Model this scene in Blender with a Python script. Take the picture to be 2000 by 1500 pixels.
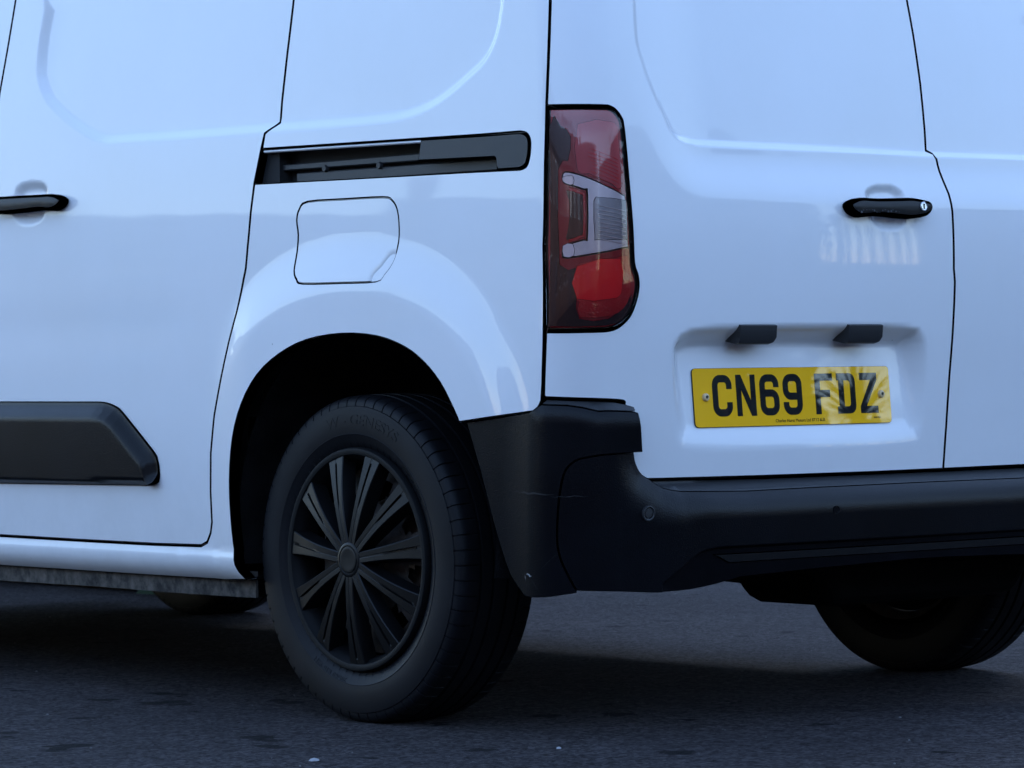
import bpy, bmesh, math, random
import numpy as np
from mathutils import Vector, Matrix
from mathutils.geometry import delaunay_2d_cdt

random.seed(7); rng = np.random.default_rng(7)
for o in list(bpy.data.objects): bpy.data.objects.remove(o, do_unlink=True)
SC = bpy.context.scene; COL = SC.collection

# ------------------------------------------------------------------ camera
cd = bpy.data.cameras.new('camera'); cam = bpy.data.objects.new('camera', cd); COL.objects.link(cam)
cd.sensor_width = 36; cd.lens = 6900 / 2000 * 36; cd.clip_start = .1; cd.clip_end = 2000
yaw, pitch, roll = .7108, -.0053, -.0118
fw = Vector((math.sin(yaw)*math.cos(pitch), math.cos(yaw)*math.cos(pitch), math.sin(pitch)))
rt = Vector((math.cos(yaw), -math.sin(yaw), 0)); up = rt.cross(fw)
rt, up = rt*math.cos(roll)+up*math.sin(roll), -rt*math.sin(roll)+up*math.cos(roll)
cam.matrix_world = Matrix(((rt.x, up.x, -fw.x, -5.1887), (rt.y, up.y, -fw.y, -4.7386), (rt.z, up.z, -fw.z, .7017), (0, 0, 0, 1)))
SC.camera = cam
cd.dof.use_dof = True; cd.dof.focus_distance = 6.75; cd.dof.aperture_fstop = 16

# ------------------------------------------------------------------ world, sun, exposure
SUN_EL, SUN_AZ = math.radians(22), math.radians(66)      # azimuth from +Y towards +X
w = bpy.data.worlds.new('World'); SC.world = w; w.use_nodes = True
nt = w.node_tree; bg = nt.nodes['Background']
sky = nt.nodes.new('ShaderNodeTexSky'); sky.sky_type = 'NISHITA'; sky.sun_disc = False
sky.sun_elevation = SUN_EL; sky.sun_rotation = SUN_AZ
sky.air_density = 1.0; sky.dust_density = .15; sky.ozone_density = 3.5
tint = nt.nodes.new('ShaderNodeMix'); tint.data_type = 'RGBA'; tint.blend_type = 'MULTIPLY'; tint.inputs[0].default_value = 1
tint.inputs[7].default_value = (1.14, 1.0, .945, 1)          # cold white balance of the shot
nt.links.new(sky.outputs[0], tint.inputs[6]); nt.links.new(tint.outputs[2], bg.inputs[0]); bg.inputs[1].default_value = .15
ld = bpy.data.lights.new('sun', 'SUN'); ld.energy = .5; ld.angle = math.radians(30); ld.color = (.86, .93, 1)
sun = bpy.data.objects.new('sun', ld); COL.objects.link(sun)
sd = Vector((math.sin(SUN_AZ)*math.cos(SUN_EL), math.cos(SUN_AZ)*math.cos(SUN_EL), math.sin(SUN_EL)))
sun.rotation_euler = sd.to_track_quat('Z', 'Y').to_euler()
SC.view_settings.view_transform = 'Standard'; SC.view_settings.look = 'None'
SC.view_settings.exposure = 2.52; SC.view_settings.gamma = 1; SC.view_settings.use_curve_mapping = False
SC.render.engine = 'CYCLES'

# ------------------------------------------------------------------ materials
def mat(name, col=(.5, .5, .5), rough=.5, metal=0., coat=0., coat_r=.03, spec=.5, bump=None, var=None, ior=1.5):
    m = bpy.data.materials.new(name); m.use_nodes = True; n = m.node_tree.nodes; l = m.node_tree.links
    b = n['Principled BSDF']; b.inputs['Base Color'].default_value = (*col, 1); b.inputs['Roughness'].default_value = rough
    b.inputs['Metallic'].default_value = metal; b.inputs['Coat Weight'].default_value = coat
    b.inputs['Coat Roughness'].default_value = coat_r; b.inputs['Specular IOR Level'].default_value = spec
    b.inputs['IOR'].default_value = ior
    tc = n.new('ShaderNodeTexCoord')
    if var:      # (scale, dark factor, bright factor): uneven colour
        t = n.new('ShaderNodeTexNoise'); t.inputs['Scale'].default_value = var[0]; t.inputs['Detail'].default_value = 6
        l.new(tc.outputs['Object'], t.inputs['Vector'])
        r = n.new('ShaderNodeValToRGB'); r.color_ramp.elements[0].position = .3; r.color_ramp.elements[1].position = .7
        r.color_ramp.elements[0].color = (*[c*var[1] for c in col], 1); r.color_ramp.elements[1].color = (*[min(1, c*var[2]) for c in col], 1)
        l.new(t.outputs[0], r.inputs[0]); l.new(r.outputs[0], b.inputs['Base Color'])
    if bump:     # (scale, distance, strength, detail)
        t = n.new('ShaderNodeTexNoise'); t.inputs['Scale'].default_value = bump[0]; t.inputs['Detail'].default_value = bump[3]
        l.new(tc.outputs['Object'], t.inputs['Vector'])
        bp = n.new('ShaderNodeBump'); bp.inputs['Distance'].default_value = bump[1]; bp.inputs['Strength'].default_value = bump[2]
        l.new(t.outputs[0], bp.inputs['Height']); l.new(bp.outputs[0], b.inputs['Normal'])
        if coat: l.new(bp.outputs[0], b.inputs['Coat Normal'])
    return m

def paint_mat():
    m = mat('white_paint', (.74, .74, .75), .38, coat=1., coat_r=.025)
    n = m.node_tree.nodes; l = m.node_tree.links; b = n['Principled BSDF']; tc = n.new('ShaderNodeTexCoord')
    # gentle waviness of pressed sheet + orange peel, on the lacquer only
    a = n.new('ShaderNodeTexNoise'); a.inputs['Scale'].default_value = 3.2; a.inputs['Detail'].default_value = 1
    c = n.new('ShaderNodeTexNoise'); c.inputs['Scale'].default_value = 190; c.inputs['Detail'].default_value = 0
    l.new(tc.outputs['Object'], a.inputs['Vector']); l.new(tc.outputs['Object'], c.inputs['Vector'])
    b1 = n.new('ShaderNodeBump'); b1.inputs['Distance'].default_value = .0006; b1.inputs['Strength'].default_value = 1
    b2 = n.new('ShaderNodeBump'); b2.inputs['Distance'].default_value = .00001; b2.inputs['Strength'].default_value = 1
    l.new(a.outputs[0], b1.inputs['Height']); l.new(c.outputs[0], b2.inputs['Height']); l.new(b1.outputs[0], b2.inputs['Normal'])
    l.new(b2.outputs[0], b.inputs['Coat Normal']); b.inputs['Coat IOR'].default_value = 1.29; b.inputs['Specular IOR Level'].default_value = .18
    # road film: grey-brown dust getting denser low on the body, and small specks
    g = n.new('ShaderNodeSeparateXYZ'); l.new(tc.outputs['Object'], g.inputs[0])
    mr = n.new('ShaderNodeMapRange'); mr.inputs['From Min'].default_value = .27; mr.inputs['From Max'].default_value = .62
    mr.inputs['To Min'].default_value = .3; mr.inputs['To Max'].default_value = 0; l.new(g.outputs[2], mr.inputs[0])
    d = n.new('ShaderNodeTexNoise'); d.inputs['Scale'].default_value = 14; d.inputs['Detail'].default_value = 8; d.inputs['Roughness'].default_value = .7
    l.new(tc.outputs['Object'], d.inputs['Vector'])
    mu = n.new('ShaderNodeMath'); mu.operation = 'MULTIPLY'; l.new(mr.outputs[0], mu.inputs[0]); l.new(d.outputs[0], mu.inputs[1])
    v = n.new('ShaderNodeTexVoronoi'); v.inputs['Scale'].default_value = 16; l.new(tc.outputs['Object'], v.inputs['Vector'])
    st = n.new('ShaderNodeMath'); st.operation = 'LESS_THAN'; st.inputs[1].default_value = .034; l.new(v.outputs['Distance'], st.inputs[0])
    rn = n.new('ShaderNodeMath'); rn.operation = 'GREATER_THAN'; rn.inputs[1].default_value = .82; l.new(v.outputs['Color'], rn.inputs[0])
    sp = n.new('ShaderNodeMath'); sp.operation = 'MULTIPLY'; l.new(st.outputs[0], sp.inputs[0]); l.new(rn.outputs[0], sp.inputs[1])
    s2 = n.new('ShaderNodeMath'); s2.operation = 'MULTIPLY_ADD'; s2.inputs[1].default_value = .5; l.new(sp.outputs[0], s2.inputs[0]); l.new(mu.outputs[0], s2.inputs[2])
    mx = n.new('ShaderNodeMix'); mx.data_type = 'RGBA'; mx.inputs[7].default_value = (.20, .185, .165, 1)
    mp = n.new('ShaderNodeMapping'); mp.inputs['Scale'].default_value = (1, 1, .8); l.new(tc.outputs['Object'], mp.inputs[0])
    k = n.new('ShaderNodeTexNoise'); k.inputs['Scale'].default_value = 2.2; k.inputs['Detail'].default_value = 7; k.inputs['Roughness'].default_value = .68; l.new(mp.outputs[0], k.inputs['Vector'])
    kr = n.new('ShaderNodeValToRGB'); kr.color_ramp.elements[0].position = .32; kr.color_ramp.elements[1].position = .66
    kr.color_ramp.elements[0].color = (.735, .733, .73, 1); kr.color_ramp.elements[1].color = (.76, .76, .768, 1)
    l.new(k.outputs[0], kr.inputs[0]); l.new(kr.outputs[0], mx.inputs[6])
    cr = n.new('ShaderNodeMapRange'); cr.inputs['From Min'].default_value = .35; cr.inputs['From Max'].default_value = .7; cr.inputs['To Min'].default_value = .03; cr.inputs['To Max'].default_value = .012
    l.new(k.outputs[0], cr.inputs[0]); l.new(cr.outputs[0], b.inputs['Coat Roughness'])
    l.new(s2.outputs[0], mx.inputs[0]); l.new(mx.outputs[2], b.inputs['Base Color'])
    return m

SPOTS = [(-0.707, 1.241), (-0.716, 1.184), (-0.883, 1.384), (-0.899, 1.32), (-0.926, 1.382), (-1.202, 0.614), (-1.257, 0.517), (-1.179, 0.67), (-1.031, 0.186), (-0.954, 1.531), (-1.461, 1.097), (-0.533, 0.571), (-0.419, 0.491), (-0.856, 0.773), (-0.812, -0.109), (-0.289, 0.054)]
def asphalt_mat():
    m = mat('asphalt', (.035, .035, .037), .85, spec=.10); n = m.node_tree.nodes; l = m.node_tree.links; b = n['Principled BSDF']
    tc = n.new('ShaderNodeTexCoord')
    def noise(s, d, r=.6):
        t = n.new('ShaderNodeTexNoise'); t.inputs['Scale'].default_value = s; t.inputs['Detail'].default_value = d; t.inputs['Roughness'].default_value = r
        l.new(tc.outputs['Object'], t.inputs['Vector']); return t
    a = noise(1.3, 5); r = n.new('ShaderNodeValToRGB'); r.color_ramp.elements[0].position = .3; r.color_ramp.elements[1].position = .72
    r.color_ramp.elements[0].color = (.028, .0245, .0255, 1); r.color_ramp.elements[1].color = (.048, .0420, .0430, 1); l.new(a.outputs[0], r.inputs[0])
    # aggregate: each stone its own grey
    v = n.new('ShaderNodeTexVoronoi'); v.inputs['Scale'].default_value = 125; l.new(tc.outputs['Object'], v.inputs['Vector'])
    hs = n.new('ShaderNodeSeparateColor'); l.new(v.outputs['Color'], hs.inputs[0])
    mr = n.new('ShaderNodeMapRange'); mr.inputs['To Min'].default_value = .35; mr.inputs['To Max'].default_value = 1.9; l.new(hs.outputs[0], mr.inputs[0])
    mul = n.new('ShaderNodeMix'); mul.data_type = 'RGBA'; mul.blend_type = 'MULTIPLY'; mul.inputs[0].default_value = 1
    l.new(r.outputs[0], mul.inputs[6]); l.new(mr.outputs[0], mul.inputs[7])
    w1 = noise(22, 9, .82); wr = n.new('ShaderNodeMapRange'); wr.inputs['From Min'].default_value = .33; wr.inputs['From Max'].default_value = .67; wr.inputs['To Min'].default_value = .62; wr.inputs['To Max'].default_value = 1.42; l.new(w1.outputs[0], wr.inputs[0])
    mul0 = mul; mul = n.new('ShaderNodeMix'); mul.data_type = 'RGBA'; mul.blend_type = 'MULTIPLY'; mul.inputs[0].default_value = 1; l.new(mul0.outputs[2], mul.inputs[6]); l.new(wr.outputs[0], mul.inputs[7])
    # pale chips
    v2 = n.new('ShaderNodeTexVoronoi'); v2.inputs['Scale'].default_value = 34; l.new(tc.outputs['Object'], v2.inputs['Vector'])
    lt = n.new('ShaderNodeMath'); lt.operation = 'LESS_THAN'; lt.inputs[1].default_value = .10; l.new(v2.outputs['Distance'], lt.inputs[0])
    h2 = n.new('ShaderNodeSeparateColor'); l.new(v2.outputs['Color'], h2.inputs[0])
    gt = n.new('ShaderNodeMath'); gt.operation = 'GREATER_THAN'; gt.inputs[1].default_value = .9; l.new(h2.outputs[0], gt.inputs[0])
    ch = n.new('ShaderNodeMath'); ch.operation = 'MULTIPLY'; l.new(lt.outputs[0], ch.inputs[0]); l.new(gt.outputs[0], ch.inputs[1])
    cm = n.new('ShaderNodeMix'); cm.data_type = 'RGBA'; cm.inputs[7].default_value = (.10, .097, .093, 1); l.new(ch.outputs[0], cm.inputs[0]); l.new(mul.outputs[2], cm.inputs[6])
    # oil / tar spots
    t = noise(5.5, 4, .55); t2 = n.new('ShaderNodeValToRGB'); t2.color_ramp.elements[0].position = .655; t2.color_ramp.elements[1].position = .675
    l.new(t.outputs[0], t2.inputs[0])
    om = n.new('ShaderNodeMix'); om.data_type = 'RGBA'; om.inputs[7].default_value = (.006, .006, .0065, 1); l.new(t2.outputs[0], om.inputs[0]); l.new(cm.outputs[2], om.inputs[6])
    # individual oil drips where the photograph shows them
    wob = noise(28, 4, .7); last = om.outputs[2]
    for i, (sx, sy) in enumerate(SPOTS):
        va = n.new('ShaderNodeVectorMath'); va.operation = 'SUBTRACT'; va.inputs[1].default_value = (sx, sy, 0); l.new(tc.outputs['Object'], va.inputs[0])
        ln = n.new('ShaderNodeVectorMath'); ln.operation = 'LENGTH'; l.new(va.outputs[0], ln.inputs[0])
        ad = n.new('ShaderNodeMath'); ad.operation = 'MULTIPLY_ADD'; ad.inputs[1].default_value = .11; ad.inputs[2].default_value = -.055; l.new(wob.outputs[0], ad.inputs[0])
        sm = n.new('ShaderNodeMath'); sm.operation = 'ADD'; l.new(ln.outputs[1], sm.inputs[0]); l.new(ad.outputs[0], sm.inputs[1])
        rr = n.new('ShaderNodeMapRange'); rad = .022+.012*((i*7) % 5)/4; rr.inputs['From Min'].default_value = rad; rr.inputs['From Max'].default_value = rad+.006; rr.inputs['To Min'].default_value = .85; rr.inputs['To Max'].default_value = 0; l.new(sm.outputs[0], rr.inputs[0])
        mm = n.new('ShaderNodeMix'); mm.data_type = 'RGBA'; mm.inputs[7].default_value = (.005, .005, .0054, 1); l.new(rr.outputs[0], mm.inputs[0]); l.new(last, mm.inputs[6]); last = mm.outputs[2]
    l.new(last, b.inputs['Base Color'])
    f = noise(150, 4, .75); g = noise(30, 4, .6)
    b1 = n.new('ShaderNodeBump'); b1.inputs['Distance'].default_value = .008; b1.inputs['Strength'].default_value = 1.0; l.new(f.outputs[0], b1.inputs['Height'])
    b2 = n.new('ShaderNodeBump'); b2.inputs['Distance'].default_value = .010; b2.inputs['Strength'].default_value = .9; l.new(g.outputs[0], b2.inputs['Height']); l.new(b1.outputs[0], b2.inputs['Normal'])
    l.new(b2.outputs[0], b.inputs['Normal'])
    return m

def lens_mat(name, tint, rough=.02):
    # clear moulded plastic: Fresnel sheen over tinted see-through
    m = bpy.data.materials.new(name); m.use_nodes = True; n = m.node_tree.nodes; l = m.node_tree.links
    n.remove(n['Principled BSDF']); out = n['Material Output']
    tr = n.new('ShaderNodeBsdfTransparent'); tr.inputs[0].default_value = (*tint, 1)
    gl = n.new('ShaderNodeBsdfGlossy'); gl.inputs['Roughness'].default_value = rough
    fr = n.new('ShaderNodeFresnel'); fr.inputs[0].default_value = 1.47
    mx = n.new('ShaderNodeMixShader'); l.new(fr.outputs[0], mx.inputs[0]); l.new(tr.outputs[0], mx.inputs[1]); l.new(gl.outputs[0], mx.inputs[2])
    l.new(mx.outputs[0], out.inputs[0]); return m

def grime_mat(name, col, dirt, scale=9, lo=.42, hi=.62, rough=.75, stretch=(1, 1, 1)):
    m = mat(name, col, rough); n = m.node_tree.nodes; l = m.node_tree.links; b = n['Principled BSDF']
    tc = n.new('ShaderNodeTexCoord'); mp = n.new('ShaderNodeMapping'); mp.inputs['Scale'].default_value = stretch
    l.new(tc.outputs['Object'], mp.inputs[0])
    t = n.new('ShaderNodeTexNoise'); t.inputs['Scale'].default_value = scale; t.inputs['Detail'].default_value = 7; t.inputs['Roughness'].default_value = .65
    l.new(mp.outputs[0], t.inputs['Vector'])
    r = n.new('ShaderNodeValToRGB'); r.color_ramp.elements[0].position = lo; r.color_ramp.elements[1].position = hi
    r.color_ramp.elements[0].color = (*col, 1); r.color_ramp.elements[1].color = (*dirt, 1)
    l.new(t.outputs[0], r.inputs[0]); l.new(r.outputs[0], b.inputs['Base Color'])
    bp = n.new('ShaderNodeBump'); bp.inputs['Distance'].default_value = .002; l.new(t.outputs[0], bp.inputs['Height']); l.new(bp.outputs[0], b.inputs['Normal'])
    return m

M = {}
M['paint'] = paint_mat()
M['asphalt'] = asphalt_mat()
M['plastic'] = mat('textured_black_plastic', (.0028, .0031, .0044), .30, spec=.16, bump=(420, .0007, .6, 2), var=(7, .7, 1.4))
M['plastic_s'] = mat('satin_black_plastic', (.005, .005, .0058), .5, spec=.35, bump=(1200, .0002, .35, 1))
M['plastic_g'] = mat('grey_black_plastic', (.021, .0215, .023), .5, spec=.4, bump=(1100, .0002, .4, 1))
M['dark'] = mat('dark_cavity', (.006, .006, .0065), .8)
M['liner'] = mat('felt_liner', (.006, .006, .0065), .95, spec=.1, bump=(300, .004, .8, 4), var=(12, .5, 1.8))
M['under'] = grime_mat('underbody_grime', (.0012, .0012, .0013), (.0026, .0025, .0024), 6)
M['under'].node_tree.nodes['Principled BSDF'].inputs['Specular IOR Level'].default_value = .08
M['flange'] = grime_mat('dirty_sill_seam', (.010, .0095, .009), (.13, .112, .094), 34, .36, .74, .9, (1, 1, .9))
M['rubber'] = mat('tyre_rubber', (.0048, .0050, .0064), .52, spec=.15, bump=(420, .0006, .5, 3), var=(9, .75, 1.35))
M['trim'] = mat('satin_black_trim', (.0026, .0027, .0031), .40, spec=.2, bump=(700, .0002, .3, 1))
M['ring'] = mat('dull_black_trim', (.0038, .0039, .0043), .6, spec=.15)
M['steel'] = grime_mat('rusty_steel_wheel', (.022, .020, .019), (.075, .055, .043), 18, .4, .65, .7)
M['rust'] = grime_mat('rusty_drum', (.05, .036, .028), (.10, .065, .045), 25, .4, .65, .85)
M['yellow'] = mat('yellow_plate', (.93, .47, .001), .6, coat=1., coat_r=.01, spec=.15)
M['ink'] = mat('black_lettering', (.005, .005, .0065), .6, coat=1., coat_r=.01, spec=.1)
M['rivet'] = mat('cream_rivet', (.62, .46, .24), .4, coat=.4)
M['chrome'] = mat('bright_metal', (.62, .62, .64), .28, metal=1.)
M['strip'] = mat('pale_strip', (.70, .70, .71), .35, coat=.5)
M['lens'] = lens_mat('clear_lens', (.95, .84, .84))
M['smoke'] = mat('smoked_red_plastic', (.012, .001, .002), .22, coat=1., coat_r=.02)
M['deep'] = mat('deep_red_plastic', (.26, .006, .012), .25, coat=.5)
M['red'] = mat('red_reflector', (.42, .003, .008), .25, coat=.6, bump=(260, .001, .5, 0))
M['red2'] = mat('deep_red_reflector', (.88, .008, .015), .2, coat=.8)
M['pink'] = mat('pale_red_reflector', (.42, .018, .03), .3, coat=.5)
M['silver'] = mat('silver_reflector', (.62, .66, .69), .25, metal=.2)
M['chip'] = mat('white_clear_plastic', (.80, .80, .82), .2, coat=1.)
M['bulb'] = mat('reverse_bowl', (.32, .37, .40), .18, metal=.3)
M['pebble'] = mat('pebble_stone', (.10, .098, .095), .8, var=(60, .5, 1.8))
M['white_stone'] = mat('white_stone', (.30, .30, .31), .7)
M['scuff'] = mat('pale_scuff', (.30, .30, .31), .7)
M['fleck'] = mat('worn_fleck', (.07, .07, .075), .7)
M['graze'] = mat('faint_graze', (.008, .008, .009), .7)
M['glass'] = mat('dark_window_glass', (.01, .012, .014), .05, coat=1.)
M['lock'] = mat('lock_metal', (.75, .76, .78), .25, metal=.7)

# ------------------------------------------------------------------ object helpers
def link(name, me, m, parent=None):
    o = bpy.data.objects.new(name, me); COL.objects.link(o)
    if m is not None: me.materials.append(m)
    if parent is not None: o.parent = parent
    return o
def mesh_obj(name, verts, faces, m, parent=None, smooth=False, normals=None, sharp=None):
    me = bpy.data.meshes.new(name); me.from_pydata([tuple(map(float, v)) for v in verts], [], [tuple(map(int, f)) for f in faces])
    me.validate(); me.update()
    if smooth or normals is not None: me.polygons.foreach_set('use_smooth', [True]*len(me.polygons))
    if sharp is not None: me.set_sharp_from_angle(angle=math.radians(sharp))
    if normals is not None and len(normals) == len(me.vertices): me.normals_split_custom_set_from_vertices([tuple(map(float, x)) for x in normals])
    return link(name, me, m, parent)
def fix_normals(o):
    bm = bmesh.new(); bm.from_mesh(o.data); bmesh.ops.recalc_face_normals(bm, faces=bm.faces); bm.to_mesh(o.data); bm.free(); return o

# ------------------------------------------------------------------ body surface: (U, z) -> point.  U runs along the plan outline, >0 = left flank, <0 = rear
W=.924; RC=.10; Y0=.045; A=RC*np.pi/2; LR=2*(W-RC); UC=-(A/2+LR/2); BOW=.035
# rear lean table z -> y shift (filled by calibration)
RZ=np.array([.10,.30,.49,.57,.667,.763,.86,.95,1.03,1.12,1.27,1.43,1.60,1.80])
RY=np.array([.078,.053,.034,.027,.017,.007,.001,.0,.004,.011,.031,.061,.105,.17])
def smooth_interp(z,X,Y):
    # cubic hermite (finite-difference tangents)
    X=np.asarray(X);Y=np.asarray(Y); m=np.gradient(Y,X)
    z=np.clip(z,X[0],X[-1]); i=np.clip(np.searchsorted(X,z)-1,0,len(X)-2)
    h=X[i+1]-X[i]; t=(z-X[i])/h
    return (2*t**3-3*t**2+1)*Y[i]+(t**3-2*t**2+t)*h*m[i]+(-2*t**3+3*t**2)*Y[i+1]+(t**3-t**2)*h*m[i+1]
def side_off(z): return np.where(z>.75,.09*(z-.75)**2,.10*(z-.75)**2)
def base(U,z):
    U=np.asarray(U,float); z=np.asarray(z,float); U,z=np.broadcast_arrays(U,z)
    mir=U<UC; V=np.where(mir,2*UC-U,U)
    ph=np.clip((V/A+.5),0,1)*np.pi/2
    xc=-W+RC; yc=Y0+RC
    x=xc-RC*np.sin(ph)+np.where(V<-A/2,-A/2-V,0)
    y=yc-RC*np.cos(ph)+np.where(V>A/2,V-A/2,0)
    y=y-BOW*(1-(x/W)**2)
    x=x+.012*np.clip((.9-y)/.9,0,2)**2*(-x/W)
    x=x*(1-side_off(z)/W)
    y=y+smooth_interp(z,RZ,RY)
    x=np.where(mir,-x,x)
    return np.stack([x,y,z],-1)
def normal(f,U,z,e=1e-4):
    a=f(U+e,z)-f(U-e,z); b=f(U,z+e)-f(U,z-e)
    n=np.cross(b,a); 
    return n/np.linalg.norm(n,axis=-1,keepdims=True)

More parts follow.
